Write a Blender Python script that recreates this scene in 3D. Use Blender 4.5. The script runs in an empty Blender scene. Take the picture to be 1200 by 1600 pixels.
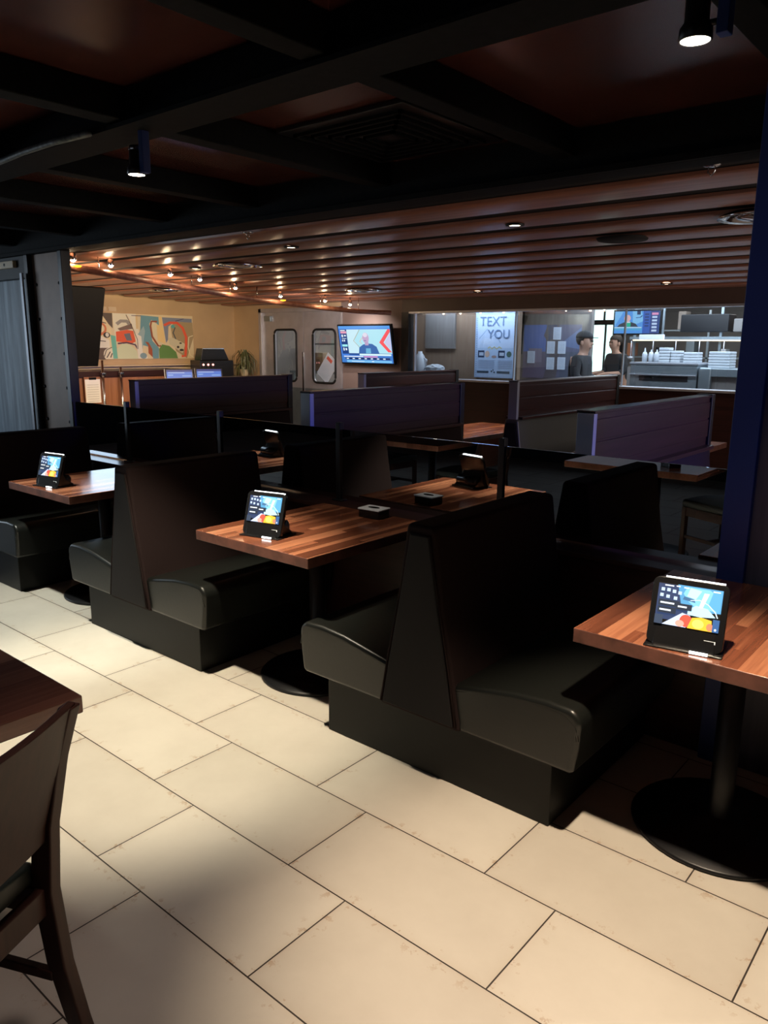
import bpy, bmesh, math, random
from mathutils import Vector, Matrix
random.seed(7)
C = bpy.context.scene.collection
sc = bpy.context.scene
PI = math.pi
# ------------------------------------------------------------------ camera
cd = bpy.data.cameras.new('camera'); cam = bpy.data.objects.new('camera', cd); C.objects.link(cam)
yaw, pit, rol = 2.2706, -.2145, .0084
f = Vector((math.cos(pit)*math.cos(yaw), math.cos(pit)*math.sin(yaw), math.sin(pit)))
rt = Vector((math.sin(yaw), -math.cos(yaw), 0)); up = rt.cross(f)
r2 = rt*math.cos(rol)+up*math.sin(rol); u2 = up*math.cos(rol)-rt*math.sin(rol)
M = Matrix((r2, u2, -f)).transposed().to_4x4(); M.translation = Vector((3.965, -1.7765, 1.572))
cam.matrix_world = M
cd.sensor_fit = 'VERTICAL'; cd.sensor_height = 36; cd.lens = 36*1203.3/1600; cd.clip_start = .05
sc.camera = cam
sc.view_settings.view_transform = 'Standard'; sc.view_settings.look = 'None'
sc.view_settings.gamma = 1; sc.view_settings.use_curve_mapping = False
sc.view_settings.exposure = 0.0
w = bpy.data.worlds.new('world'); sc.world = w; w.use_nodes = True
w.node_tree.nodes['Background'].inputs[0].default_value = (.35, .42, .6, 1)
w.node_tree.nodes['Background'].inputs[1].default_value = .05
# ------------------------------------------------------------------ lights
def spot(loc, tgt, e, size, col, blend=.5, rad=.03):
    l = bpy.data.lights.new('spot_light', 'SPOT'); l.energy = e; l.spot_size = math.radians(size); l.spot_blend = blend
    l.color = col; l.shadow_soft_size = rad
    o = bpy.data.objects.new('spot_light', l); C.objects.link(o); o.location = loc
    o.rotation_euler = (Vector(tgt)-Vector(loc)).to_track_quat('-Z', 'Y').to_euler(); return o
def area(loc, tgt, e, sx, sy, col):
    l = bpy.data.lights.new('area_light', 'AREA'); l.energy = e; l.shape = 'RECTANGLE'; l.size = sx; l.size_y = sy; l.color = col
    o = bpy.data.objects.new('area_light', l); C.objects.link(o); o.location = loc
    o.rotation_euler = (Vector(tgt)-Vector(loc)).to_track_quat('-Z', 'Y').to_euler(); return o
WARM = (1, .76, .50); NEUT = (1, .86, .68)
# track spots of the front ceiling grid
spot((1.40, -.10, 2.13), (1.16, .0, 0), 250, 68, (1, .88, .66), .6)
spot((3.33, -.10, 2.13), (3.42, .02, 0), 215, 66, (1, .80, .58), .6)
spot((-.35, -.10, 2.15), (-.25, .12, 0), 170, 60, (.95, .97, .85), .6)
for tx, e in ((1.455, 26), (3.345, 10), (-.43, 20)): spot((tx+.05, .12, 2.3), (tx, .75, .73), e, 56, NEUT, .8, .05)  # added spots without fixtures, brightening the tabletops
# spots further back in the front room, over the aisle behind the camera
spot((2.95, -.95, 2.3), (2.8, -.90, 0), 34, 60, (1, .82, .74), .9, .06)
spot((4.3, -.9, 2.3), (4.1, -.75, 0), 60, 62, (1, .80, .66), .9, .06)
spot((1.2, -1.0, 2.3), (1.2, -.95, 0), 26, 62, (.95, .9, .8), .9, .06)
# added cool fill lights: from far behind the camera, and from the left end
area((1.0, -4.6, 1.7), (1.0, 2, 1.2), 3.5, 4.0, 1.4, (.75, .85, 1))
area((-5.6, -1.2, 1.6), (-3.2, 1.4, 1.5), 38, 1.6, 1.6, (.70, .85, 1))
# recessed lamps of the slatted room
for x, y, e in ((-.28, 2.2, 22), (1.53, 2.25, 14), (-.99, 5.3, 40), (1.13, 5.6, 22), (-.4, 4.7, 90), (-2.05, 2.7, 20)):
    spot((x, y, 2.10), (x, y, 0), e, 100, WARM, .8, .04)
# fill light added at the right-hand end of the back room for the slats
area((6.2, 4.0, 1.5), (0, 4.0, 2.0), 62, 3.5, 1.3, (1, .86, .76))
# blue spot added for an unseen screen right of the back room
spot((5.6, 2.0, 1.75), (2.45, 2.3, 1.08), 520, 34, (.02, .07, 1), .6, .15)
spot((4.6, -1.2, 2.2), (3.15, 1.15, 1.45), 15, 34, (.06, .16, 1), .9, .1)  # added blue spot in the front room, brightens the pillar
# kitchen
area((0.6, 8.0, 2.30), (0.6, 8.0, 0), 85, 3.0, 1.2, (.80, .90, 1))
area((1.0, 6.75, 2.25), (0.8, 8.4, 1.2), 34, 2.6, .3, (.80, .90, 1))
area((-1.9, 6.75, 2.25), (-1.9, 7.6, 1.4), 22, 1.6, .25, (.75, .86, 1))
area((-4.4, 8.6, 2.30), (-4.4, 8.4, 0), 60, 2.0, 1.5, (1, .95, .90))
area((0.5, 10.0, 2.30), (0.5, 10.4, 0), 75, 4.0, 1.2, (1, .93, .85))

# ------------------------------------------------------------------ materials
class NT:
    def __init__(s, name):
        s.m = bpy.data.materials.new(name); s.m.use_nodes = True; s.t = s.m.node_tree; s.b = s.t.nodes['Principled BSDF']
    def n(s, typ, **k):
        x = s.t.nodes.new(typ)
        for a, v in k.items(): setattr(x, a, v)
        return x
    def l(s, a, b): s.t.links.new(a, b)
    def set(s, sock, v):
        if isinstance(v, (int, float, tuple)): sock.default_value = v
        else: s.l(v, sock)
    def math(s, op, a, b=0.0, c=0.0):
        x = s.n('ShaderNodeMath', operation=op)
        s.set(x.inputs[0], a); s.set(x.inputs[1], b)
        if op in ('MULTIPLY_ADD', 'WRAP'): s.set(x.inputs[2], c)
        return x.outputs[0]
    def ramp(s, fac, stops):
        x = s.n('ShaderNodeValToRGB'); e = x.color_ramp.elements
        while len(e) < len(stops): e.new(.5)
        for i, (p, c) in enumerate(stops): e[i].position = p; e[i].color = (*c, 1)
        s.l(fac, x.inputs[0]); return x.outputs[0]
    def xyz(s, kind='Object'):
        tc = s.n('ShaderNodeTexCoord'); sp = s.n('ShaderNodeSeparateXYZ'); s.l(tc.outputs[kind], sp.inputs[0]); s.tc = tc.outputs[kind]
        return sp.outputs
    def comb(s, x, y, z=0.0):
        c = s.n('ShaderNodeCombineXYZ'); s.set(c.inputs[0], x); s.set(c.inputs[1], y); s.set(c.inputs[2], z); return c.outputs[0]
    def noise(s, vec, scale, detail=3, rough=.5):
        x = s.n('ShaderNodeTexNoise'); x.inputs['Scale'].default_value = scale; x.inputs['Detail'].default_value = detail
        x.inputs['Roughness'].default_value = rough; s.l(vec, x.inputs['Vector']); return x.outputs[0]
    def white(s, vec):
        x = s.n('ShaderNodeTexWhiteNoise', noise_dimensions='3D'); s.l(vec, x.inputs['Vector']); return x.outputs[0]
    def mix(s, fac, a, b, bt='MIX'):
        x = s.n('ShaderNodeMix', data_type='RGBA', blend_type=bt); s.set(x.inputs[0], fac)
        for i, v in ((6, a), (7, b)):
            if isinstance(v, tuple): x.inputs[i].default_value = (*v, 1)
            else: s.l(v, x.inputs[i])
        return x.outputs[2]
    def bump(s, h, strength=.2, dist=.01):
        x = s.n('ShaderNodeBump'); x.inputs['Strength'].default_value = strength; x.inputs['Distance'].default_value = dist
        s.l(h, x.inputs['Height']); s.l(x.outputs[0], s.b.inputs['Normal'])
def flat(name, col, rough=.5, metal=0, spec=.5, noise=0, nscale=20, bump=0, coat=0):
    t = NT(name); b = t.b
    b.inputs['Base Color'].default_value = (*col, 1); b.inputs['Roughness'].default_value = rough
    b.inputs['Metallic'].default_value = metal; b.inputs['Specular IOR Level'].default_value = spec
    b.inputs['Coat Weight'].default_value = coat; b.inputs['Coat Roughness'].default_value = .1
    if noise or bump:
        t.xyz(); h = t.noise(t.tc, nscale, 4)
        if noise:
            d = tuple(c*(1-noise) for c in col); e = tuple(min(1, c*(1+noise)) for c in col)
            t.l(t.ramp(h, [(.3, d), (.7, e)]), b.inputs['Base Color'])
        if bump: t.bump(h, bump, .003)
    return t.m
def emit(name, col, st):
    t = NT(name); t.b.inputs['Base Color'].default_value = (0, 0, 0, 1)
    t.b.inputs['Emission Color'].default_value = (*col, 1); t.b.inputs['Emission Strength'].default_value = st; return t.m
def butcher(name, dark, mid, light, strip=.036, swap=False, rough=.22):
    t = NT(name); o = t.xyz(); x, y, z = o[0], o[1], o[2]
    if swap: x, y = y, x
    ix = t.math('FLOOR', t.math('DIVIDE', x, strip))
    off = t.white(t.comb(ix, 3.3, 1.0))
    iy = t.math('FLOOR', t.math('ADD', t.math('DIVIDE', y, .78), t.math('MULTIPLY', off, 7.0)))
    rnd = t.white(t.comb(ix, iy, 5.0))
    gr = t.noise(t.comb(t.math('MULTIPLY', x, 60.0), t.math('MULTIPLY_ADD', y, 3.0, t.math('MULTIPLY', rnd, 20.0)), t.math('MULTIPLY', z, 60.0)), 1.0, 5, .6)
    v = t.math('ADD', t.math('MULTIPLY', rnd, .48), t.math('MULTIPLY', gr, .52))
    col = t.ramp(v, [(.12, dark), (.45, mid), (.78, light)])
    t.l(col, t.b.inputs['Base Color']); t.b.inputs['Roughness'].default_value = rough
    t.b.inputs['Coat Weight'].default_value = .25; t.b.inputs['Coat Roughness'].default_value = .12
    return t.m
def woodgrain(name, dark, light, axis=0, rough=.35, coat=.2, scale=1.0):
    t = NT(name); o = t.xyz(); s = [45.0*scale]*3; s[axis] = 1.6*scale
    v = t.comb(*[t.math('MULTIPLY', o[i], s[i]) for i in range(3)])
    n = t.noise(v, 1.0, 5, .6)
    t.l(t.ramp(n, [(.25, dark), (.75, light)]), t.b.inputs['Base Color'])
    t.b.inputs['Roughness'].default_value = rough; t.b.inputs['Coat Weight'].default_value = coat; t.b.inputs['Coat Roughness'].default_value = .2; t.b.inputs['Specular IOR Level'].default_value = .3
    return t.m
def tiles():
    t = NT('cream_floor_tile'); o = t.xyz(); Wd, Ld = .3626, .72
    yy = t.math('DIVIDE', o[1], Wd); row = t.math('FLOOR', yy)
    xx = t.math('ADD', t.math('DIVIDE', o[0], Ld), t.math('MULTIPLY', row, 1/3))
    ix = t.math('FLOOR', xx)
    fx = t.math('FRACT', xx); fy = t.math('FRACT', yy)
    dx = t.math('MULTIPLY', t.math('MINIMUM', fx, t.math('SUBTRACT', 1.0, fx)), Ld)
    dy = t.math('MULTIPLY', t.math('MINIMUM', fy, t.math('SUBTRACT', 1.0, fy)), Wd)
    d = t.math('MINIMUM', dx, dy)
    g = t.math('LESS_THAN', d, .0022)
    rnd = t.white(t.comb(ix, row, 1.0))
    n1 = t.noise(t.tc, 3.0, 6, .6); n2 = t.noise(t.tc, 22.0, 6, .7)
    base = t.ramp(t.math('ADD', t.math('MULTIPLY', n1, .7), t.math('MULTIPLY', rnd, .3)), [(.25, (.55, .50, .43)), (.75, (.68, .63, .55))])
    near = t.math('SUBTRACT', 1.0, t.math('MINIMUM', t.math('DIVIDE', d, .05), 1.0))
    st = t.math('MULTIPLY', t.math('MULTIPLY', t.math('GREATER_THAN', n2, .60), near), .55)
    st2 = t.math('MULTIPLY', t.math('POWER', near, 3.0), t.math('MULTIPLY', t.noise(t.tc, 9.0, 3), .30))
    c = t.mix(st, base, (.36, .20, .09)); c = t.mix(st2, c, (.33, .20, .11))
    sc_ = t.math('MULTIPLY', t.math('GREATER_THAN', t.noise(t.comb(t.math('MULTIPLY', o[0], 14.0), t.math('MULTIPLY', o[1], 60.0), 0.0), 1.0, 4, .7), .72), .35)
    c = t.mix(sc_, c, (.40, .25, .13))
    c = t.mix(g, c, (.035, .026, .02))
    t.l(c, t.b.inputs['Base Color'])
    t.l(t.math('ADD', .42, t.math('MULTIPLY', n2, .2)), t.b.inputs['Roughness'])
    t.bump(t.math('SUBTRACT', 1.0, g), .25, .002)
    return t.m
def streaky(name, a, b_, c_):
    t = NT(name); o = t.xyz()
    n = t.noise(t.comb(t.math('MULTIPLY', o[0], 16.0), t.math('MULTIPLY', o[1], 16.0), t.math('MULTIPLY', o[2], 1.3)), 1.0, 6, .65)
    t.l(t.ramp(n, [(.3, a), (.52, b_), (.75, c_)]), t.b.inputs['Base Color']); t.b.inputs['Roughness'].default_value = .5
    return t.m
def glassy(name, tint, refl, rough=.0, haze=0.0):
    t = NT(name); out = t.t.nodes['Material Output']; t.t.nodes.remove(t.b)
    tr = t.n('ShaderNodeBsdfTransparent'); tr.inputs[0].default_value = (*tint, 1)
    gl = t.n('ShaderNodeBsdfGlossy'); gl.inputs[0].default_value = (.82, .88, .95, 1); gl.inputs['Roughness'].default_value = rough
    mx = t.n('ShaderNodeMixShader'); mx.inputs[0].default_value = refl; t.l(tr.outputs[0], mx.inputs[1]); t.l(gl.outputs[0], mx.inputs[2])
    t.l(mx.outputs[0], out.inputs[0]); return t.m
MT = {}
MT['tile'] = tiles()
MT['walnut'] = butcher('walnut_butcher_block', (.075, .022, .012), (.20, .066, .034), (.46, .19, .10))
MT['walnutd'] = butcher('dark_walnut_block', (.12, .046, .030), (.21, .085, .055), (.32, .15, .10), .075)
MT['endgrain'] = flat('walnut_edge', (.11, .042, .030), .5, noise=.5, nscale=14)
MT['vinyl'] = flat('black_vinyl', (.0085, .0095, .0085), .33, bump=.12, nscale=60)
MT['plinth'] = flat('black_laminate', (.006, .0065, .006), .5, spec=.25)
MT['fabric'] = flat('dark_brown_fabric', (.017, .010, .010), .85, spec=.1, noise=.15, nscale=300)
MT['fabric2'] = flat('charcoal_fabric_end', (.013, .012, .013), .7, spec=.2)
MT['grey_vinyl'] = flat('grey_vinyl', (.055, .055, .05), .4)
MT['panel'] = woodgrain('dark_mahogany_panel', (.017, .0055, .006), (.040, .013, .012), 1, .38, .2)
MT['panelx'] = woodgrain('dark_mahogany_wall', (.018, .007, .006), (.045, .015, .012), 0, .35, .3)
MT['capmetal'] = flat('brushed_edge_cap', (.30, .32, .36), .35, .3)
MT['blackm'] = flat('black_metal', (.010, .010, .012), .38, .2)
MT['beam'] = flat('black_painted_beam', (.0045, .005, .0055), .7, spec=.12, noise=.4, nscale=40)
MT['ceil_front'] = flat('maroon_black_ceiling', (.060, .019, .015), .25, noise=.2, nscale=6)
MT['duct'] = flat('worn_grey_conduit', (.10, .115, .12), .5, .3, noise=.5, nscale=50)
MT['slat'] = woodgrain('stained_ceiling_slat', (.24, .092, .056), (.47, .205, .130), 0, .36, .12, .5)
MT['header'] = flat('dark_header_board', (.10, .065, .055), .45, noise=.1, nscale=4)
MT['tvblack'] = flat('unlit_screen', (.0025, .0025, .003), .6, spec=.05)
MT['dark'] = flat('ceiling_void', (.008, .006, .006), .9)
MT['mirror'] = glassy('black_tinted_glass', (.015, .016, .02), .70, .0)
MT['clear'] = glassy('clear_glass', (.92, .95, .98), .10, .0)
MT['steel'] = flat('stainless_steel', (.52, .52, .57), .42, .6, noise=.08, nscale=8)
MT['steel2'] = flat('kitchen_steel', (.30, .36, .40), .35, .7, noise=.1, nscale=5)
MT['rubber'] = flat('black_rubber', (.01, .01, .01), .6)
MT['tan'] = flat('tan_plaster', (.52, .37, .22), .75, noise=.06, nscale=3)
MT['taupe'] = flat('taupe_plaster', (.23, .17, .155), .7, noise=.05, nscale=3)
MT['blackwall'] = flat('black_wall', (.016, .017, .019), .6)
MT['cream'] = flat('cream_ledge', (.62, .50, .34), .5)
MT['cab'] = woodgrain('cabinet_brown', (.20, .085, .045), (.34, .15, .085), 2, .45, .1)
MT['navy'] = flat('navy_painted_steel', (.010, .030, .16), .45)
MT['slate'] = streaky('slate_blue_stone', (.03, .03, .05), (.06, .06, .09), (.10, .10, .14))
MT['streak'] = streaky('weathered_blue_panel', (.08, .10, .13), (.20, .26, .32), (.40, .48, .55))
MT['rivetplate'] = flat('rusty_grey_plate', (.17, .115, .085), .5, .2, noise=.12, nscale=6)
MT['black'] = flat('black_plastic', (.008, .008, .009), .25)
MT['white'] = flat('white_paper', (.75, .80, .88), .6)
MT['whitep'] = flat('white_plastic', (.52, .57, .62), .4)
MT['cherry'] = woodgrain('cherry_wood_chair', (.030, .010, .007), (.062, .022, .014), 2, .45, .05)
MT['green_vinyl'] = flat('dark_green_vinyl', (.016, .024, .021), .45)
MT['skin'] = flat('skin', (.42, .25, .18), .6)
MT['shirt'] = flat('black_shirt', (.02, .023, .028), .8)
MT['hair'] = flat('dark_hair', (.02, .015, .012), .7)
MT['leaf'] = flat('olive_leaf', (.10, .11, .045), .5, noise=.3)
MT['kwall'] = flat('kitchen_grey_wall', (.16, .15, .145), .6, noise=.1, nscale=3)
MT['kbrown'] = flat('kitchen_brown_wall', (.19, .13, .09), .6, noise=.1, nscale=3)
MT['kceil'] = flat('kitchen_grey_ceiling', (.26, .27, .28), .6)
MT['lamp'] = emit('lamp_glow', (1, .88, .68), 30)
MT['lampw'] = emit('lamp_glow_small', (1, .80, .55), 9)
MT['tube'] = emit('white_tube_glow', (.95, .98, 1), 5)
MT['heat'] = emit('heat_lamp_glow', (1, .78, .5), 3.2)
MT['amber'] = emit('amber_glow', (1, .45, .02), 3)
MT['red_led'] = emit('red_led_glow', (1, .35, .30), 4)
MT['chrome'] = flat('chrome', (.7, .7, .72), .12, 1)
def col(c, st=0):   # a flat paint, or a screen colour
    k = ('c', c, st)
    if k not in MT: MT[k] = emit('screen_colour', c, st) if st else flat('paint', c, .6)
    return MT[k]
# ------------------------------------------------------------------ mesh helpers
def obj(name, bm, mat, parent=None, smooth=False, bev=0, seg=2, loc=None, rot=None):
    me = bpy.data.meshes.new(name); bmesh.ops.recalc_face_normals(bm, faces=bm.faces[:]); bm.to_mesh(me); bm.free()
    for m in (mat if isinstance(mat, (list, tuple)) else [mat]): me.materials.append(MT[m] if isinstance(m, str) else m)
    if smooth:
        for p in me.polygons: p.use_smooth = True
    o = bpy.data.objects.new(name, me); C.objects.link(o)
    if loc: o.location = loc
    if rot: o.rotation_euler = rot
    if parent: o.parent = parent
    if bev:
        b = o.modifiers.new('bevel', 'BEVEL'); b.width = bev; b.segments = seg; b.limit_method = 'ANGLE'; b.angle_limit = math.radians(40)
        for p in me.polygons: p.use_smooth = True
        wn = o.modifiers.new('wn', 'WEIGHTED_NORMAL'); wn.keep_sharp = False
    return o
def box(bm, x0, x1, y0, y1, z0, z1, mi=0):
    v = [bm.verts.new(p) for p in ((x0, y0, z0), (x1, y0, z0), (x1, y1, z0), (x0, y1, z0), (x0, y0, z1), (x1, y0, z1), (x1, y1, z1), (x0, y1, z1))]
    for q in ((0, 3, 2, 1), (4, 5, 6, 7), (0, 1, 5, 4), (1, 2, 6, 5), (2, 3, 7, 6), (3, 0, 4, 7)):
        fc = bm.faces.new([v[i] for i in q]); fc.material_index = mi
    return v
def B(*a):
    bm = bmesh.new(); box(bm, *a); return bm
def prism(bm, pts, axis, a, b, mi=0):
    """extrude a 2-D outline along an axis between a and b"""
    def P(p, t): return {0: (t, p[0], p[1]), 1: (p[0], t, p[1]), 2: (p[0], p[1], t)}[axis]
    A = [bm.verts.new(P(p, a)) for p in pts]; D = [bm.verts.new(P(p, b)) for p in pts]; n = len(pts)
    bm.faces.new(A).material_index = mi; bm.faces.new(D[::-1]).material_index = mi
    for i in range(n): bm.faces.new((A[i], D[i], D[(i+1) % n], A[(i+1) % n])).material_index = mi
def lathe(bm, prof, cx=0, cy=0, n=32, mi=0):
    rings = []
    for r, z in prof:
        rings.append([bm.verts.new((cx+r*math.cos(2*PI*i/n), cy+r*math.sin(2*PI*i/n), z)) for i in range(n)] if r > 1e-6 else [bm.verts.new((cx, cy, z))])
    for a, b in zip(rings, rings[1:]):
        for i in range(n):
            j = (i+1) % n
            if len(a) == 1: fc = (a[0], b[i], b[j])
            elif len(b) == 1: fc = (a[i], b[0], a[j])
            else: fc = (a[i], b[i], b[j], a[j])
            bm.faces.new(fc).material_index = mi
def tube(bm, pts, rad, n=10, mi=0):
    pts = [Vector(p) for p in pts]; rings = []
    for i, p in enumerate(pts):
        d = (pts[min(i+1, len(pts)-1)]-pts[max(i-1, 0)]).normalized()
        a = d.cross(Vector((0, 0, 1))); a = d.cross(Vector((1, 0, 0))) if a.length < .05 else a
        a.normalize(); b = d.cross(a); r = rad[i] if isinstance(rad, (list, tuple)) else rad
        rings.append([bm.verts.new(p+a*r*math.cos(2*PI*k/n)+b*r*math.sin(2*PI*k/n)) for k in range(n)])
    for A, D in zip(rings, rings[1:]):
        for k in range(n): bm.faces.new((A[k], A[(k+1) % n], D[(k+1) % n], D[k])).material_index = mi
    bm.faces.new(rings[0]).material_index = mi; bm.faces.new(rings[-1][::-1]).material_index = mi
def T(*a, **k):
    bm = bmesh.new(); tube(bm, *a, **k); return bm
def Lt(*a, **k):
    bm = bmesh.new(); lathe(bm, *a, **k); return bm
def tag(o, label, cat, group=None, kind=None):
    o['label'] = label; o['category'] = cat
    if group: o['group'] = group
    if kind: o['kind'] = kind
    return o
def thing(name, label, cat, loc=(0, 0, 0), rz=0, group=None):
    o = bpy.data.objects.new(name, None); C.objects.link(o); o.location = loc; o.rotation_euler = (0, 0, rz)
    o.empty_display_size = .1
    return tag(o, label, cat, group)
def struct(name, bm, mat, parent=None, **k):
    o = obj(name, bm, mat, parent, **k)
    if not parent: o['kind'] = 'structure'
    return o
def dup(root, loc, rz=None, label=None, group=None):
    r = root.copy(); C.objects.link(r); r.location = loc
    if rz is not None: r.rotation_euler = (0, 0, rz)
    if label: r['label'] = label
    if group: r['group'] = group
    for ch in list(root.children):
        c = ch.copy(); C.objects.link(c); c.parent = r
        for g in ch.children:
            d = g.copy(); C.objects.link(d); d.parent = c
    return r
def pic(name, wd, ht, shapes, parent, st=0, thick=.002, back=(0, 0, 0), loc=None, rot=None):
    """flat printed / lit picture in local x (width, centred) and z (height from 0), facing -y; shapes = (colour, [(u,v)..])"""
    bm = bmesh.new(); mats = [col(back, st)]; box(bm, -wd/2, wd/2, 0, thick, 0, ht)
    for i, (c, pts) in enumerate(shapes):
        m = col(c, st)
        if m not in mats: mats.append(m)
        y = -.00012*(i+1)
        vs = [bm.verts.new(((u-.5)*wd, y, v*ht)) for u, v in pts]
        try: bm.faces.new(vs).material_index = mats.index(m)
        except ValueError: pass
    me = bpy.data.meshes.new(name); bm.to_mesh(me); bm.free()
    for m in mats: me.materials.append(m)
    o = bpy.data.objects.new(name, me); C.objects.link(o)
    if parent: o.parent = parent
    if loc: o.location = loc
    if rot: o.rotation_euler = rot
    return o
def R(x0, x1, y0, y1): return [(x0, y0), (x1, y0), (x1, y1), (x0, y1)]
def ell(cx, cy, rx, ry, n=18, a0=0, a1=2*PI): return [(cx+rx*math.cos(a0+(a1-a0)*i/n), cy+ry*math.sin(a0+(a1-a0)*i/n)) for i in range(n if a1-a0 > 6.2 else n+1)]
def stroke(pts, w_):
    L, Rr = [], []
    for i, p in enumerate(pts):
        a = pts[max(i-1, 0)]; b = pts[min(i+1, len(pts)-1)]; dx, dy = b[0]-a[0], b[1]-a[1]; l = math.hypot(dx, dy) or 1
        L.append((p[0]-dy/l*w_/2, p[1]+dx/l*w_/2)); Rr.append((p[0]+dy/l*w_/2, p[1]-dx/l*w_/2))
    return L+Rr[::-1]
def text(name, body, size, mat, parent, loc, rot=(PI/2, 0, 0), al='CENTER', ext=.0006):
    c = bpy.data.curves.new(name, 'FONT'); c.body = body; c.size = size; c.extrude = ext; c.align_x = al
    c.materials.append(MT[mat] if isinstance(mat, str) else mat)
    tmp = bpy.data.objects.new('tmp', c); C.objects.link(tmp); bpy.context.view_layer.update()
    me = bpy.data.meshes.new_from_object(tmp.evaluated_get(bpy.context.evaluated_depsgraph_get())); bpy.data.objects.remove(tmp)
    o = bpy.data.objects.new(name, me); C.objects.link(o); o.parent = parent; o.location = loc; o.rotation_euler = rot; return o

# ------------------------------------------------------------------ shell of the room
YD = 1.28     # plane of the black glass divider
YK = 6.40     # kitchen wall
def cz(y): return 2.275-.027*(y-1.3)
struct('floor', B(-7.2, 6.4, -5.2, 12.4, -.05, 0), 'tile')
struct('wall_front', B(-7.2, 6.4, -5.3, -5.2, 0, 2.6), 'blackwall')
struct('wall_right', B(6.4, 6.5, -5.3, 12.4, 0, 2.6), 'blackwall')
bm = bmesh.new(); box(bm, -7.3, -7.2, -5.3, 1.24, 0, 2.6); struct('wall_left', bm, 'blackwall')
# front ceiling with its grid of black beams
struct('ceiling', B(-7.3, 6.5, -5.3, 1.36, 2.42, 2.50), 'ceil_front')
bm = bmesh.new(); box(bm, -7.2, 6.4, -.16, -.04, 2.30, 2.42); struct('trim_1', bm, 'beam', bev=.006)
bm = bmesh.new(); box(bm, -7.2, 6.4, -.185, -.015, 2.292, 2.306); struct('trim_2', bm, 'beam')
bm = bmesh.new(); tube(bm, [(x, -.195+.006*math.sin(x*5), 2.300+.004*math.sin(x*9)) for x in [-7+.25*i for i in range(34)]], .012); struct('trim_3', bm, 'duct', smooth=True)
bm = bmesh.new(); box(bm, -7.2, 6.4, -2.6, -2.48, 2.30, 2.42); struct('trim_4', bm, 'beam', bev=.006)
for i, x in enumerate((-2.5, -1.5, -.43, .43, 1.385, 2.36, 3.33, 4.3)):
    bm = bmesh.new(); box(bm, x-.045, x+.045, -2.48, -.16, 2.315, 2.42); box(bm, x-.045, x+.045, -.04, 1.26, 2.315, 2.42)
    struct('trim_%d' % (5+i), bm, 'beam', bev=.005)
# beam that closes the front ceiling above the divider
struct('trim_13', B(-7.2, 6.4, 1.26, 1.38, 2.238, 2.50), 'beam', bev=.005)
struct('trim_14', B(-7.2, 6.4, 1.235, 1.26, 2.238, 2.262), 'beam')
# slatted rear ceiling: slab above, the boards under it
X0, X1 = -6.1, 6.4
bm = bmesh.new(); prism(bm, [(1.36, cz(1.36)+.07), (YK+.1, cz(YK)+.07), (YK+.1, cz(YK)+.15), (1.36, cz(1.36)+.15)], 0, -7.3, 6.5)
ce = struct('ceiling', bm, 'dark')
bm = bmesh.new(); p = .4425
for i in range(-1, 11):
    a = 1.61+p*i+.070; b = 1.61+p*(i+1)-.050
    a = max(a, 1.385)
    z = cz((a+b)/2); m = (a+b)/2; h = (b-a)/2
    prof = [(m+h*math.cos(t), z+.026-.026*min(1, (math.sin(t)**.38))) for t in [PI*k/14 for k in range(15)]]
    prism(bm, prof, 0, X0+.35-.03*i, X1)
struct('slats', bm, 'slat', ce, smooth=True)
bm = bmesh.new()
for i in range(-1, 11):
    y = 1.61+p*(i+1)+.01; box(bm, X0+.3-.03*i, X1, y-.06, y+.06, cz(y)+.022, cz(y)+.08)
struct('gap_shade_strips', bm, 'dark', ce)  # dark strips stand in for shade on the slat sides
so = bpy.data.objects['slats']
so.modifiers.new('es', 'EDGE_SPLIT').split_angle = math.radians(50)

# low divider wall, posts and black glass
struct('wall_divider', B(-1.78, 3.14, 1.165, 1.415, 0, .70), 'panelx')
struct('trim_15', B(-1.80, 3.14, 1.135, 1.425, .70, .722), 'panelx', bev=.004)
posts = [-1.03, .035, 1.07, 2.107]
for k, x in enumerate(posts):
    bm = bmesh.new(); box(bm, x-.016, x+.016, YD-.016, YD+.016, .722, 1.155)
    box(bm, x-.035, x+.035, YD-.03, YD+.03, .722, .730)
    tag(obj('partition_post', bm, 'blackm', bev=.003), ['square black post of the glass divider, leftmost, near the riveted column',
        'square black post of the glass divider behind the middle booth backrest', 'square black post of the glass divider standing behind the middle table',
        'square black post of the glass divider nearest the navy pillar'][k], 'post', 'posts of the glass divider')
ed = [-1.76]+posts+[3.13]
gl = ['black glass divider panel at far left beside the riveted column', 'black glass divider panel behind the left table and backrest', 'black glass divider panel between the middle backrest and the middle table post',
      'black glass divider panel reflecting the middle table and its napkin caddy', 'black glass divider panel at right, ending at the navy pillar']
for i in range(5):
    tag(obj('glass_panel', B(ed[i]+.018, ed[i+1]-.018, YD-.005, YD+.005, .732, 1.118), 'mirror'), gl[i], 'glass panel', 'panels of the glass divider')
# riveted column at left, black frame and weathered panel beyond
bm = bmesh.new(); box(bm, -2.30, -1.84, 1.30, 1.345, 0, 2.24); cl = struct('trim_16', bm, 'rivetplate')
bm = bmesh.new(); box(bm, -1.84, -1.785, 1.27, 1.345, 0, 2.24); box(bm, -2.36, -2.30, 1.26, 1.345, 0, 2.24); struct('trim_17', bm, 'blackm', bev=.004)
for k in range(6):
    z = .95+.265*k
    for x in (-2.25, -1.89):
        r = obj('rivet', Lt([(0, .012), (.010, .009), (.014, 0)], n=12), 'blackm', cl, smooth=True, loc=(x, 1.30, z), rot=(PI/2, 0, 0))
struct('trim_18', B(-2.37, -2.335, 1.225, 1.24, 0, 2.10), 'capmetal')
struct('wall_back_left', B(-7.2, -2.36, 1.36, 1.46, 0, 2.24), 'streak')
struct('trim_19', B(-7.2, -2.36, 1.28, 1.36, 2.07, 2.24), 'blackwall')
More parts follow.
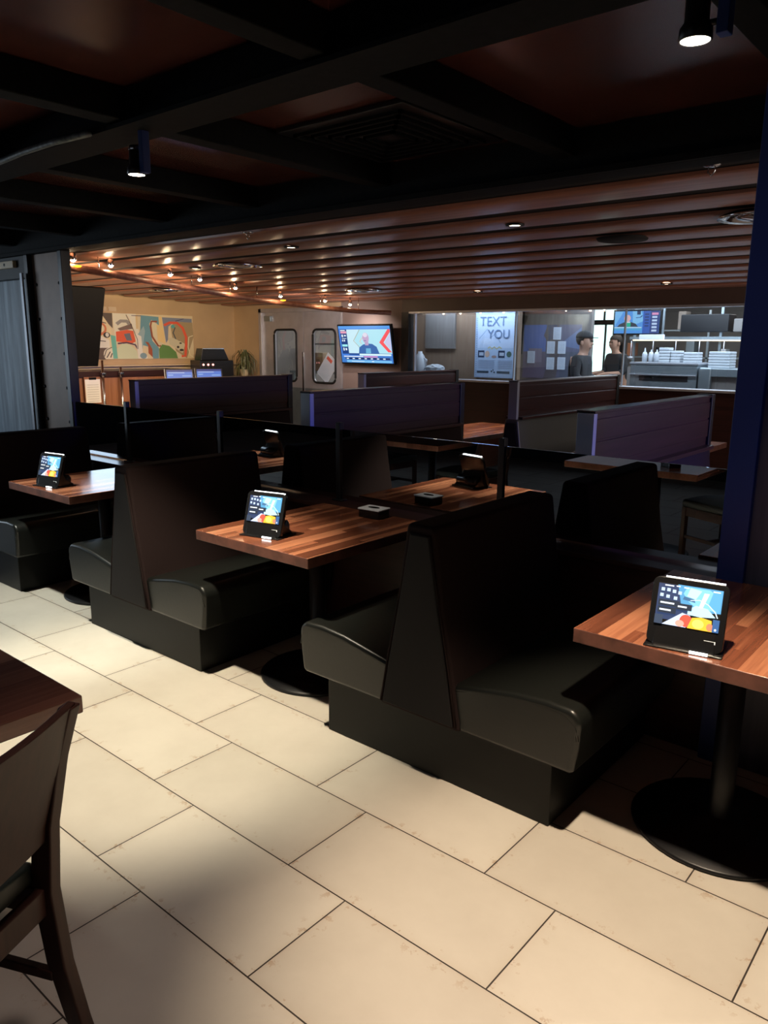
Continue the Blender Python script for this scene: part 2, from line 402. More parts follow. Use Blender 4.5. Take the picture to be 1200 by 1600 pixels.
t = thing('wall_bracket', 'short pale wooden bracket high on the dark wall at the left edge', 'bracket', (-2.62, 1.26, 2.18))
obj('block', B(-.22, .10, -.012, .02, -.028, .028), 'cream', t, bev=.004); obj('screw', Lt([(0, .004), (.012, .002), (.012, 0)], n=12), 'rubber', t, loc=(-.05, -.012, 0), rot=(PI/2, 0, 0))
# navy pillar on the right
struct('trim_20', B(3.14, 3.235, 1.12, 1.42, 0, 2.42), 'navy', bev=.004)
struct('wall_back_right', B(3.235, 6.4, 1.15, 1.42, 0, 2.42), 'slate')
# painting wall, far walls
struct('wall_left_rear', B(-6.3, -6.1, 1.46, YK, 0, 2.4), 'tan')
bm = bmesh.new(); box(bm, -6.3, -5.47, YK, YK+.12, 0, 2.4); box(bm, -5.47, -3.74, YK, YK+.12, 2.06, 2.4); struct('wall_rear', bm, 'tan')
bm = bmesh.new(); box(bm, -3.74, -2.62, YK, YK+.12, 0, 2.4); struct('wall_rear_taupe', bm, 'taupe')
bm = bmesh.new(); box(bm, -2.62, 6.4, YK, YK+.12, 0, 1.12); struct('wall_kitchen', bm, 'panelx')
bm = bmesh.new(); box(bm, -2.62, 6.4, YK-.02, YK+.14, 1.985, 2.32); struct('trim_21', bm, 'header')
bm = bmesh.new(); box(bm, -2.50, 6.4, YK-.03, YK+.13, 1.965, 1.988); struct('trim_22', bm, 'steel')
bm = bmesh.new(); box(bm, -2.50, 6.4, YK-.04, YK+.14, 1.12, 1.145); struct('trim_23', bm, 'steel', bev=.004)
bm = bmesh.new(); box(bm, -2.62, -2.50, YK-.03, YK+.13, 1.12, 1.985); struct('trim_24', bm, 'blackm')
bm = bmesh.new(); box(bm, -2.46, -2.44, YK+.03, YK+.07, 1.145, 1.965); struct('trim_25', bm, 'steel')
# kitchen shell
struct('wall_kitchen_left', B(-6.3, -6.2, YK+.12, 12.4, 0, 2.4), 'kwall')
struct('wall_kitchen_back', B(-6.3, 6.4, 12.3, 12.4, 0, 2.4), 'kwall')
struct('ceiling', B(-6.3, 6.5, YK+.1, 12.4, 2.36, 2.44), 'kceil')
xs = [-2.44, -.93, .43, 3.0, 6.38]
for i in range(4):
    g = struct('window_%d' % (i+1), B(xs[i]+.006, xs[i+1]-.006, YK+.045, YK+.055, 1.145, 1.965), 'clear')
for i, x in enumerate(xs[1:-1]): struct('trim_%d' % (26+i), B(x-.006, x+.006, YK+.035, YK+.065, 1.145, 1.985), 'tube' if 0 else 'whitep')
# daylight windows at the back of the kitchen
def daywin(n, x0, x1, z0, z1, cc):
    o = struct('window_%d' % n, B(x0, x1, 12.27, 12.30, z0, z1), emit('daylight_pane', cc, 2.2))
    bm = bmesh.new()
    for a in ((x0-.04, x0, z0-.04, z1+.04), (x1, x1+.04, z0-.04, z1+.04), (x0, x1, z1, z1+.04), (x0, x1, z0-.04, z0), ((x0+x1)/2-.015, (x0+x1)/2+.015, z0, z1)): box(bm, a[0], a[1], 12.24, 12.30, a[2], a[3])
    obj('window_frame', bm, 'blackm', o)
daywin(5, -2.72, -2.25, 2.05, 2.25, (.75, 1, .95)); daywin(6, -2.74, -2.15, 1.0, 1.96, (.70, 1, .90))
daywin(7, -4.40, -4.26, 2.04, 2.26, (.75, 1, .95)); daywin(8, -4.40, -4.28, 1.44, 1.97, (.95, 1, .98))

# ------------------------------------------------------------------ double-sided booth benches
def arcpts(cx, cy, r, a0, a1, n=5): return [(cx+r*math.cos(math.radians(a0+(a1-a0)*i/n)), cy+r*math.sin(math.radians(a0+(a1-a0)*i/n))) for i in range(n+1)]
def bench(name, label, loc, Ln, group, tall=False, pad='fabric'):
    t = thing(name, label, 'booth bench', loc, 0, group)
    obj('plinth', B(-.505, .515, .045, Ln, 0, .245), 'plinth', t, bev=.004)
    for s in (-1, 1):
        # cushion profile in x-z: raised roll at the front edge
        pr = [(.10, .245), (.595, .245)] + arcpts(.596, .262, .014, -60, 0, 2) + [(.622, .34)] + arcpts(.572, .412, .054, 0, 75, 5) + [(.50, .468), (.38, .458), (.24, .432), (.10, .405)]
        bm = bmesh.new(); prism(bm, [(s*a, b) for a, b in pr], 1, .0, Ln); obj('seat_cushion', bm, 'vinyl' if not tall else pad if pad == 'grey_vinyl' else 'vinyl', t, bev=.018, seg=3)
        bm = bmesh.new()
        tube(bm, [(s*x, .004, z-.024) for x, z in [(.16, .418), (.24, .436), (.38, .460), (.50, .470), (.57, .466), (.608, .436), (.618, .39)]], .0045, n=6)
        obj('welt', bm, 'vinyl', t, smooth=True)
    top = .965
    pr = [(-.185, .245), (.185, .245)] + [(.150, .44), (.105, .66)] + arcpts(.042, top-.022, .022, 10, 90, 4) + [(x, z) for x, z in reversed([(-a, b) for a, b in arcpts(.042, top-.022, .022, 10, 90, 4)])] + [(-.105, .66), (-.150, .44)]
    bm = bmesh.new(); prism(bm, pr, 1, -.012, Ln-.03); bk = obj('backrest', bm, 'fabric' if not tall else pad, t, bev=.016, seg=3)
    # end face of the backrest: a stitched panel with a welt round it
    q = [(-.160, .262), (.160, .262), (.130, .44), (.088, .66), (.040, top-.035), (-.040, top-.035), (-.088, .66), (-.130, .44)]
    bm = bmesh.new(); prism(bm, q, 1, -.020, -.010); obj('end_panel', bm, 'fabric2', bk, bev=.006)
    bm = bmesh.new(); tube(bm, [(x*1.07, -.014, z) for x, z in [q[0], q[7], q[6], q[5], q[4], q[3], q[2], q[1]]], .004, n=6); obj('welt', bm, 'fabric', bk, smooth=True)
    if tall:
        bm = bmesh.new(); box(bm, -.035, .035, .03, Ln-.03, .90, 1.275)
        for sx in (-1, 1):
            box(bm, sx*.035, sx*.041, .03, Ln-.03, 1.15, 1.245); box(bm, sx*.035, sx*.041, .03, Ln-.03, 1.035, 1.14)
        pn = obj('wood_panel', bm, 'panel', t, bev=.003)
        obj('top_cap', B(-.046, .046, .0, Ln, 1.272, 1.285), 'capmetal' if tall == 2 else 'panel', pn, bev=.002)
        obj('end_post', B(-.042, .042, -.0, .034, 0.0, 1.282), 'capmetal', t, bev=.003)
        obj('far_post', B(-.05, .05, Ln-.035, Ln+.02, 0.0, 1.29), 'blackm', t, bev=.003)
        obj('ledge', B(-.085, .085, .03, Ln-.03, .962, .985), 'panel', t, bev=.003)
    return t
def copybench(b, loc, label):
    return dup(b, loc, None, label)
PX = 1.885; XB = [-1.37, .515, 2.40]
GB = 'low double-sided booth benches along the aisle'
b1 = bench('booth_bench', 'low black double-sided booth bench between the left table and the middle table', (XB[1], .29, 0), .86, GB)
copybench(b1, (XB[0], .29, 0), 'low black double-sided booth bench at the left edge, beyond the left table')
copybench(b1, (XB[2], .29, 0), 'low black double-sided booth bench nearest the camera, left of the right-hand table')
GT = 'tall wood-topped booth benches behind the divider'
tb = bench('tall_booth_bench', 'tall booth bench with wood top panel and grey end post, right of the doors', (.515, 1.56, 0), 1.64, GT, True)
copybench(tb, (-1.46, 1.60, 0), 'tall booth bench with dark wood top panel at left, below the two checkout screens')
copybench(tb, (2.40, 1.50, 0), 'tall booth bench with blue-lit dark wood panel at right, beside the navy pillar')
tb2 = bench('tall_booth_bench', 'tall booth bench with reddish panel over a grey padded back, before the kitchen worker', (.60, 3.88, 0), 2.0, GT, 2, 'grey_vinyl')
copybench(tb, (-1.32, 4.12, 0), 'tall booth bench with dark wood top panel farthest back, under the wall television')

# ------------------------------------------------------------------ pedestal tables
def table(label, loc, wx, ly, group, mat='walnut', base=True):
    t = thing('pedestal_table', label, 'table', loc, 0, group)
    bm = bmesh.new(); box(bm, -wx/2, wx/2, -ly/2, ly/2, .686, .732)
    for fc in bm.faces:
        if abs(fc.normal.z) < .5: fc.material_index = 1
    bm.normal_update()
    for fc in bm.faces: fc.material_index = 1 if abs(fc.normal.z) < .5 else 0
    obj('tabletop', bm, [mat, 'endgrain' if mat == 'walnut' else 'walnutd'], t, bev=.004)
    obj('column', Lt([(.0, .03), (.040, .03), (.038, .05), (.038, .66), (0, .66)], n=24), 'blackm', t, smooth=True)
    obj('mount_plate', B(-.2, .2, -.2, .2, .660, .685), 'blackm', t, bev=.004)
    obj('base_disc', Lt([(0, 0), (.275, 0), (.280, .008), (.272, .016), (.15, .024), (.06, .034), (.045, .05), (0, .05)], n=48), 'blackm', t, smooth=True)
    return t
GTB = 'walnut pedestal tables of the booths'
tl = table('walnut-block pedestal table in the middle booth, holding a tablet and a napkin caddy', (1.455, .715, 0), .735, .835, GTB)
dup(tl, (-.43, .715, 0), None, 'walnut-block pedestal table in the left booth, half hidden by the middle backrest')
dup(tl, (3.345, .715, 0), None, 'reddish walnut pedestal table in the right booth, cut by the right edge of the photo')
tl2 = table('walnut-block table of a booth behind the divider, below the glass of the kitchen', (-.39, 4.72, 0), .74, 1.56, GTB)
dup(tl2, (1.50, 4.72, 0), None, 'walnut-block table behind the divider, seen left of the blue-lit tall bench')
dup(tl2, (1.455, 2.38, 0), None, 'walnut-block table standing directly behind the black glass divider, between two tall benches')
dup(tl2, (-.46, 2.42, 0), None, 'walnut-block table behind the divider, between the left tall bench and the middle one')
tf = table('dark walnut table in the left foreground with a wooden chair pushed to it', (1.80, -1.50, 0), .98, 1.16, 'dark tables across the aisle', 'walnutd')
dup(tf, (-.35, -1.50, 0), None, 'dark walnut table across the aisle, seen only as a reflection in the glass divider')

# ------------------------------------------------------------------ wooden chairs
def chair(label, loc, rz):
    t = thing('dining_chair', label, 'chair', loc, rz, 'cherry wood chairs across the aisle')
    # local: chair faces +y, back at y=0, x = lateral
    for s in (-1, 1):
        bm = bmesh.new()
        path = [(0, -.075), (.10, -.045), (.24, -.01), (.42, .01), (.58, -.005), (.74, -.045), (.862, -.090)]
        wd = [.020, .021, .024, .026, .025, .021, .016]
        rings = []
        for (z, y), w_ in zip(path, wd):
            x0, x1 = (s*.215-.017, s*.215+.017)
            rings.append([bm.verts.new(p_) for p_ in ((x0, y-w_, z), (x1, y-w_, z), (x1, y+w_, z), (x0, y+w_, z))])
        for a, b in zip(rings, rings[1:]):
            for k in range(4): bm.faces.new((a[k], a[(k+1) % 4], b[(k+1) % 4], b[k]))
        bm.faces.new(rings[0]); bm.faces.new(rings[-1][::-1])
        obj('leg', bm, 'cherry', t, bev=.005)
        obj('leg', B(s*.205-.018, s*.205+.018, .41, .446, 0, .43), 'cherry', t, bev=.004)
        obj('side_rail', B(s*.205-.012, s*.205+.012, .02, .42, .365, .43), 'cherry', t, bev=.003)
        obj('stretcher', B(s*.205-.009, s*.205+.009, .0, .42, .20, .225), 'cherry', t, bev=.003)
    # solid, slightly bowed back panel
    bm = bmesh.new(); nx, nz = 12, 8; F, K = [], []
    for j in range(nz+1):
        z = .545+(.868-.545)*j/nz
        yb = -.005-(z-.58)*.30 if z > .58 else 0
        for i in range(nx+1):
            x = -.222+.444*i/nx; bow = -.016*(1-(x/.222)**2)
            zz = z - (.010*(1-(x/.222)**2) if j == nz else 0)
            F.append(bm.verts.new((x, yb+bow+.010, zz))); K.append(bm.verts.new((x, yb+bow-.010, zz)))
    W = nx+1
    for j in range(nz):
        for i in range(nx):
            a = j*W+i; bm.faces.new((F[a], F[a+1], F[a+W+1], F[a+W])); bm.faces.new((K[a], K[a+W], K[a+W+1], K[a+1]))
    for i in range(nx):
        bm.faces.new((F[i], K[i], K[i+1], F[i+1])); a = nz*W+i; bm.faces.new((F[a], F[a+1], K[a+1], K[a]))
    for j in range(nz):
        a = j*W; bm.faces.new((F[a], F[a+W], K[a+W], K[a])); a += nx; bm.faces.new((F[a], K[a], K[a+W], F[a+W]))
    obj('backrest', bm, 'cherry', t, smooth=False, bev=.004)
    obj('front_rail', B(-.19, .19, .415, .440, .365, .43), 'cherry', t, bev=.003)
    obj('back_rail', B(-.20, .20, .0, .024, .365, .43), 'cherry', t, bev=.003)
    obj('cross_stretcher', B(-.20, .20, .20, .22, .20, .225), 'cherry', t, bev=.003)
    bm = bmesh.new()
    pr = [(-.218, .43), (.218, .43)] + arcpts(.196, .462, .022, 0, 80, 4) + [(.10, .492), (0, .496), (-.10, .492)] + [(-a, b) for a, b in reversed(arcpts(.196, .462, .022, 0, 80, 4))]
    prism(bm, pr, 1, .03, .455); obj('seat', bm, 'green_vinyl', t, bev=.012, seg=3)
    return t
# the far end of the back stands at (2.59,-1.08), the back runs to (2.68,-1.29)
ang = math.radians(114)     # facing direction (-.91,-.41) roughly
ch = chair('cherry wood chair with solid curved back and dark green seat, cut by the left edge', (2.575, -1.325, 0), math.radians(114))
c2 = dup(ch, (.40, -1.35, 0), math.radians(95), 'cherry wood chair across the aisle, seen only mirrored in the glass divider')
dup(ch, (-1.22, -1.60, 0), math.radians(-88), 'cherry wood chair on the far side of the mirrored table across the aisle')

# ------------------------------------------------------------------ order tablets
def tabshapes():
    S = []
    S.append(((.03, .05, .12), R(.0, .50, .12, .98)))
    S.append(((.10, .35, .60), [(.38, .55), (.55, .40), (1, .45), (1, 1), (.30, 1)]))
    S.append(((.25, .62, .85), [(.50, .62), (.62, .50), (.95, .48), (.98, .80), (.80, .97), (.45, .97), (.40, .80)]))
    S.append(((.12, .42, .72), [(.80, .60), (.98, .45), (.99, .98), (.86, .97)]))
    S.append(((.55, .85, .95), [(.46, .75), (.60, .70), (.68, .92), (.50, .96)]))
    S.append(((.06, .16, .30), [(.40, .66), (.60, .62), (.58, .70), (.42, .74)]))
    S.append(((.55, .88, 1.0), [(.50, .44), (.62, .56), (.80, .52), (.93, .34), (.70, .30), (.50, .32)]))
    S.append(((.75, .95, 1.0), stroke([(.52, .66), (.66, .70), (.80, .62), (.92, .46), (.96, .34)], .018)))
    S.append(((.80, .90, .75), [(.72, .88), (.80, .88), (.72, .52), (.66, .52)]))
    S.append(((.62, .70, .95), [(.12, .0), (.42, .34), (.55, .30), (.50, .0)]))
    S.append(((.75, .10, .06), ell(.49, .16, .10, .15)))
    S.append(((.95, .40, .30), ell(.40, .08, .07, .08, a0=0)))
    S.append(((1, .55, .04), [(.52, .0), (.58, .26), (.72, .30), (.88, .26), (.90, .0)]))
    S.append(((1, .78, .15), ell(.68, .13, .09, .11)))
    S.append(((.85, .25, .12), ell(.86, .10, .05, .09)))
    S.append(((.04, .12, .30), R(.90, 1.0, .0, .30)))
    for u0, v0, u1 in ((.10, .93, .24), (.28, .94, .34), (.40, .93, .48), (.85, .93, .96)): S.append(((.9, .95, 1), R(u0, u1, v0, v0+.03)))
    for k, (u0, v0) in enumerate(((.05, .80), (.14, .80), (.23, .78), (.32, .76), (.04, .66), (.14, .64), (.26, .62))): S.append(((.55, .68, .85), R(u0, u0+.055, v0, v0+.08)))
    for u0, v0, u1 in ((.06, .50, .28), (.34, .46, .48), (.06, .33, .24)): S.append(((.02, .03, .05), R(u0-.03, u1+.08, v0-.055, v0+.095))); S.append(((.85, .92, 1), R(u0, u1, v0, v0+.04)))
    S.append(((.04, .06, .10), R(.0, .13, .0, .22))); S.append(((.8, .85, 1), ell(.95, .06, .018, .03, 8)))
    return S
def tablet(label, loc, rz, lit=1.5):
    t = thing('order_tablet', label, 'tablet', loc, rz, 'order tablets on the tables')
    W_, H_, tilt = .205, .195, math.radians(-17)
    rot = Matrix.Rotation(tilt, 4, 'X')
    bm = bmesh.new()
    pr = []
    for cx, cy, a in ((W_/2-.02, H_-.02, 0), (-W_/2+.02, H_-.02, 90), (-W_/2+.02, .02, 180), (W_/2-.02, .02, 270)):
        pr += [(cx+.02*math.cos(math.radians(a+d)), cy+.02*math.sin(math.radians(a+d))) for d in (0, 22, 45, 67, 90)]
    prism(bm, pr, 1, 0, .020); bmesh.ops.transform(bm, matrix=rot, verts=bm.verts)
    bd = obj('case', bm, 'black', t, bev=.003, loc=(0, 0, .006))
    s = pic('screen', .172, .118, tabshapes(), t, st=lit); s.location = (0, -.0008+.058*math.sin(-tilt), .006+.060*math.cos(tilt)); s.rotation_euler = (tilt, 0, 0)
    bm = bmesh.new(); box(bm, -.070, .088, .002, .014, H_-.0005, H_+.0035); bmesh.ops.transform(bm, matrix=rot, verts=bm.verts)
    obj('status_light', bm, 'tube', bd)
    bm = bmesh.new(); box(bm, .052, .082, -.0009, .0, .026, .034); bmesh.ops.transform(bm, matrix=rot, verts=bm.verts)
    obj('maker_mark', bm, 'white', bd)
    bm = bmesh.new(); prism(bm, [(-.012, 0), (.125, 0), (.125, .012), (.075, .045), (.045, .10), (.030, .10), (.0, .012)], 0, -.085, .085); bk = obj('stand', bm, 'black', t, bev=.006)
    obj('battery_roll', T([(-.078, .078, .036), (.078, .078, .036)], .035, n=20), 'black', t, smooth=True)
    obj('foot_plate', B(-.105, .105, -.018, .125, 0, .006), 'black', t, bev=.002)
    obj('strip_glint', B(.02, .068, -.020, -.0155, .003, .010), 'tube', t)  # glowing bar imitates light reflected by the front strip
    return t
ta = tablet('black order tablet with glowing screen on the middle table', (1.415, .405, .732), math.radians(13))
dup(ta, (-.44, .36, .732), math.radians(10), 'black order tablet with glowing screen on the left table, seen at a slant')
dup(ta, (3.295, .335, .732), math.radians(10), 'large-looking black order tablet with glowing screen on the right table')
def caddy(label, loc, rz):
    t = thing('napkin_caddy', label, 'napkin caddy', loc, rz, 'napkin caddies')
    obj('box', B(-.062, .062, -.045, .045, 0, .040), 'black', t, bev=.004)
    bm = bmesh.new(); prism(bm, ell(0, 0, .034, .016, 20), 2, .048, .0495); obj('slot', bm, 'black', t)
    obj('lid', B(-.066, .066, -.049, .049, .040, .048), 'white', t, bev=.003)
    obj('end_clip', B(-.066, -.060, -.030, .030, .004, .038), 'chrome', t, bev=.002)
    return t
ca = caddy('small black napkin caddy with a shiny slotted lid at the back of the middle table', (1.52, 1.05, .732), math.radians(4))
dup(ca, (2.02, -1.16, .732), math.radians(40), 'small napkin caddy on the dark table at the left edge')

# ------------------------------------------------------------------ spot fixtures of the front ceiling
def fixture(label, loc):
    t = thing('spotlight', label, 'spotlight', loc, 0, 'black spotlights on the ceiling grid')
    obj('bracket', B(.055, .085, -.02, .02, .0, .20), 'navy', t, bev=.003)
    obj('arm', T([(0, 0, .035), (.06, 0, .035)], .008), 'blackm', t, smooth=True)
    bm = Lt([(0, .125), (.026, .125), (.030, .118), (.030, .045), (.040, .030), (.042, .004), (.038, 0)], n=28)
    obj('lamp_housing', bm, 'blackm', t, smooth=True)
    obj('bulb', Lt([(0, .002), (.036, .002), (.036, .004), (0, .005)], n=24), 'lamp', t)
    obj('chrome_ring', Lt([(.0305, .105), (.032, .110), (.0305, .116)], n=24), 'chrome', t, smooth=True)
    return t
fx = fixture('black spotlight with a lit bulb hanging at the left beam crossing', (1.385, -.10, 2.155)); fx.scale = (.78, .78, .78)
dup(fx, (3.345, -.10, 2.160), None, 'large-looking black spotlight with a lit bulb at the top right corner')
# square air grille between the beams
t = thing('air_vent', 'large square black air grille set in the dark ceiling', 'vent', (1.78, .84, 2.40)); t.rotation_euler = (0, 0, 0)
obj('frame', B(-.33, .33, -.33, .33, .0, .018), 'blackm', t, bev=.004)
for k in range(5):
    r = .28-.05*k; bm = bmesh.new()
    for a in ((-r, r, -r, -r+.014), (-r, r, r-.014, r), (-r, -r+.014, -r, r), (r-.014, r, -r, r)): box(bm, a[0], a[1], a[2], a[3], -.012, 0)
    obj('louvre', bm, 'beam', t)

# ------------------------------------------------------------------ slatted room: lamps, vents, curved rail
rail = [(-2.11, 1.42, 2.16), (-2.17, 1.8, 2.14), (-2.36, 2.3, 2.125), (-2.68, 3.1, 2.106), (-2.95, 3.8, 2.08), (-3.09, 4.3, 2.064), (-3.12, 4.8, 2.04), (-3.06, 5.3, 2.012), (-2.87, 5.8, 1.98), (-2.62, 6.15, 1.97)]
t = thing('curved_rail', 'long curved brown wooden rail hung on short rods under the slatted ceiling', 'rail', (0, 0, 0))
bm = bmesh.new(); tube(bm, rail, .030, n=14); obj('bar', bm, 'slat', t, smooth=True)
for i in (1, 3, 4, 5, 7, 8):
    x, y, z = rail[i]; obj('rod', T([(x, y, z+.02), (x, y, cz(y)+.01)], .005, n=8), 'chrome', t, smooth=True)
lam = [(-2.12, 1.55, 2.216), (-2.20, 1.93, 2.208), (-2.32, 2.6, 2.188), (-2.48, 3.05, 2.180), (-2.86, 3.8, 2.158), (-3.02, 4.6, 2.118), (-2.98, 5.3, 2.095), (-2.97, 5.75, 2.072)]
fl = None
lname = ['first and brightest, beside the riveted column', 'second from the riveted column', 'third from the riveted column', 'fourth from the riveted column', 'fifth from the riveted column, left of the steel doors',
         'with an amber glow below it, above the left steel door', 'above the right steel door', 'last of the row, above the wall television']
for i, (x, y, z) in enumerate(lam):
    lb = 'small rail spotlight, '+lname[i]
    if not fl:
        fl = thing('rail_spotlight', lb, 'spotlight', (x, y, z), 0, 'small spotlights along the curved rail')
        obj('lamp_housing', Lt([(0, .05), (.020, .05), (.024, .03), (.028, .0), (.026, -.006)], n=18), 'chrome', fl, smooth=True)
        obj('bulb', Lt([(0, -.022), (.012, -.018), (.022, -.004), (0, -.003)], n=16), 'lamp', fl)
        obj('stem', T([(0, 0, .04), (.0, 0, .10)], .006), 'blackm', fl, smooth=True)
    else: dup(fl, (x, y, z), None, lb)
    spot((x-.20, y+(.15 if i > 4 else 0), z-.10), (x-2.4, y+.35, 1.45) if i < 5 else (x-1.2+.5*(i-5), 6.4, 1.5), 105 if i < 5 else 26, 110, (1, .74, .46) if i < 5 else (1, .86, .78), .8, .02)
    l = bpy.data.lights.new('bulb_light', 'POINT'); l.energy = 1.4; l.color = (1, .72, .42); l.shadow_soft_size = .02
    o = bpy.data.objects.new('bulb_light', l); C.objects.link(o); o.location = (x+.02, y-.04, z-.03)
for k in (0, 5):
    x, y, z = lam[k]; tag(obj('amber_lens', Lt([(0, -.012), (.03, -.006), (.035, .004), (0, .006)], n=18), 'amber', loc=(x+.02, y+.02, z-.050), smooth=True),
        ['amber lens glowing below the first rail spotlight', 'amber lens glowing below the spotlight over the left steel door'][k > 0], 'lens', 'amber lenses on the rail')
def downlight(label, x, y):
    global dl
    z = cz(y)-.012
    if dl: return dup(dl, (x, y, z), None, label)
    dl = thing('recessed_downlight', label, 'downlight', (x, y, z), 0, 'recessed downlights between the slats')
    obj('trim_ring', Lt([(.035, .0), (.052, .0), (.055, .010), (.035, .012)], n=24), 'blackm', dl, smooth=True)
    obj('bulb', Lt([(0, .004), (.034, .004), (.034, .008), (0, .008)], n=20), 'lampw', dl)
dl = None
for x, y, s in ((-.28, 2.21, 'above the middle of the slats, left of the blue reflections'), (1.534, 2.25, 'nearest the camera, right of the blue reflections'), (1.126, 5.7, 'at far right above the kitchen glass'),
                (-.99, 5.70, 'far back above the menu poster'), (-2.05, 2.68, 'beside the curved rail at left')):
    downlight('small round lit downlight '+s, x, y)
def diffuser(label, x, y, r=.20, mat='chrome'):
    global df
    z = cz(y)-.02
    if df: return dup(df, (x, y, z), None, label)
    df = thing('round_air_diffuser', label, 'air diffuser', (x, y, z), 0, 'round air diffusers')
    obj('collar', Lt([(.16, .03), (.20, .015), (.21, .0), (.17, .004), (.15, .02)], n=36), 'chrome', df, smooth=True)
    obj('inner_cone', Lt([(.05, -.012), (.11, .0), (.13, .016), (.10, .012), (.05, .0)], n=36), 'chrome', df, smooth=True)
    obj('throat', Lt([(0, .018), (.15, .018), (.15, .03), (0, .03)], n=36), 'dark', df)
df = None
diffuser('round metal air diffuser in the slats right of the curved rail', -1.50, 2.72)
diffuser('round metal air diffuser left of the curved rail, near the painting wall', -4.35, 3.95)
diffuser('round metal air diffuser far back above the wall television', -2.02, 4.95)
diffuser('round metal air diffuser at the right, touching the navy pillar', 2.74, 2.66)
tag(obj('speaker_grille', Lt([(0, -.006), (.15, -.004), (.16, .01), (0, .012)], n=36), 'dark', loc=(1.83, 3.05, cz(3.05)-.006), smooth=True), 'round black speaker grille between the slats at right', 'speaker grille')
t = thing('fire_sprinkler', 'small brass fire sprinkler on the first slat at right', 'sprinkler', (2.86, 1.50, cz(1.5)), 0)
obj('escutcheon', Lt([(0, .0), (.035, -.002), (.030, -.010), (.010, -.014), (0, -.014)], n=20), 'chrome', t, smooth=True)
bm = bmesh.new(); tube(bm, [(-.012, 0, -.012), (-.014, 0, -.03), (0, 0, -.045), (.014, 0, -.03), (.012, 0, -.012)], .003, n=6); obj('head', bm, 'chrome', t, smooth=True)
t2 = dup(t, (-.05, 1.62, cz(1.62)), None, 'small fire sprinkler on the first slat, above the left part of the slats')
t['group'] = t2['group'] = 'fire sprinklers'

# ------------------------------------------------------------------ steel double doors
def door(n, x0, x1, lab, hs, wx0, wx1):
    """leaf with a rounded window opening"""
    y0, y1 = YK+.02, YK+.06; z0, z1 = .01, 2.03; cx, cy = (wx0+wx1)/2, (1.775+1.01)/2; hw, hh, r = (wx1-wx0)/2, (1.775-1.01)/2, .075
    inner = []
    for sx, sz, a in ((1, 1, 0), (-1, 1, 90), (-1, -1, 180), (1, -1, 270)):
        inner += [(cx+sx*(hw-r)+r*math.cos(math.radians(a+d)), cy+sz*(hh-r)+r*math.sin(math.radians(a+d))) for d in (0, 22.5, 45, 67.5, 90)]
    outer = []
    for (x, z) in inner:
        dx, dz = x-cx, z-cy; t_ = min(((x1-cx) if dx > 0 else (cx-x0))/max(abs(dx), 1e-6), ((z1-cy) if dz > 0 else (cy-z0))/max(abs(dz), 1e-6)); outer.append((cx+dx*t_, cy+dz*t_))
    corners = {4: (x1, z1), 9: (x0, z1), 14: (x0, z0), 19: (x1, z0)}
    bm = bmesh.new(); N = len(inner)
    def V(p, y): return bm.verts.new((p[0], y, p[1]))
    I0 = [V(p, y0) for p in inner]; O0 = [V(p, y0) for p in outer]; I1 = [V(p, y1) for p in inner]; O1 = [V(p, y1) for p in outer]
    for i in range(N):
        j = (i+1) % N
        if i in (2, 7, 12, 17) : pass
        bm.faces.new((I0[i], I0[j], O0[j], O0[i])); bm.faces.new((I1[i], O1[i], O1[j], I1[j])); bm.faces.new((I0[i], I1[i], I1[j], I0[j])); bm.faces.new((O0[i], O0[j], O1[j], O1[i]))
    for px, pz in ((x0, z0), (x1, z0), (x0, z1), (x1, z1)):   # corner fills
        near = sorted(range(N), key=lambda k: (outer[k][0]-px)**2+(outer[k][1]-pz)**2)
        on_v = [k for k in range(N) if abs(outer[k][0]-px) < 1e-4]; on_h = [k for k in range(N) if abs(outer[k][1]-pz) < 1e-4]
        if on_v and on_h:
            a = min(on_v, key=lambda k: abs(outer[k][1]-pz)); b = min(on_h, key=lambda k: abs(outer[k][0]-px))
            if a != b:
                for O, y in ((O0, y0), (O1, y1)): bm.faces.new((O[a], O[b], V((px, pz), y)))
    o = struct('door_%d' % n, bm, 'steel'); o['label'] = lab
    bm = bmesh.new(); ring = [(cx+(x-cx)*1.0, z) for x, z in inner]
    tube(bm, [(x, y0-.004, z) for x, z in inner+inner[:2]], .016, n=8); obj('window_gasket', bm, 'rubber', o, smooth=True)
    bm = bmesh.new(); bm.faces.new([bm.verts.new((x, y0+.02, z)) for x, z in inner]); obj('window_pane', bm, 'clear', o)
    obj('kick_plate', B(x0+.02, x1-.02, y0-.004, y0, .02, .92), 'steel2', o)
    return o
d1 = door(1, -5.43, -4.535, 'left steel kitchen door leaf with rounded window', 1, -5.17, -4.68)
d2 = door(2, -4.525, -3.76, 'right steel kitchen door leaf with rounded window', -1, -4.33, -3.87)
obj('edge_bar', B(-4.545, -4.515, YK+.0, YK+.02, .75, 1.45), 'chrome', d1, bev=.004)
obj('door_closer', B(-5.36, -5.22, YK-.02, YK+.02, 1.90, 1.98), 'steel2', d1, bev=.004)
bm = bmesh.new(); box(bm, -5.49, -5.43, YK-.02, YK+.12, 0, 2.09); box(bm, -3.76, -3.71, YK-.02, YK+.12, 0, 2.09); box(bm, -5.49, -3.71, YK-.02, YK+.12, 2.03, 2.09); struct('trim_30', bm, 'steel', bev=.004)
t = thing('door_notice', 'white notice with red lettering stuck slanted behind the right door window', 'notice', (-4.10, YK+.085, 1.22)); t.rotation_euler = (0, math.radians(38), 0)
obj('sheet', B(-.13, .13, -.002, .002, -.19, .19), 'white', t); obj('red_heading', B(-.10, .02, -.004, -.002, .10, .15), col((.8, .12, .08)), t)

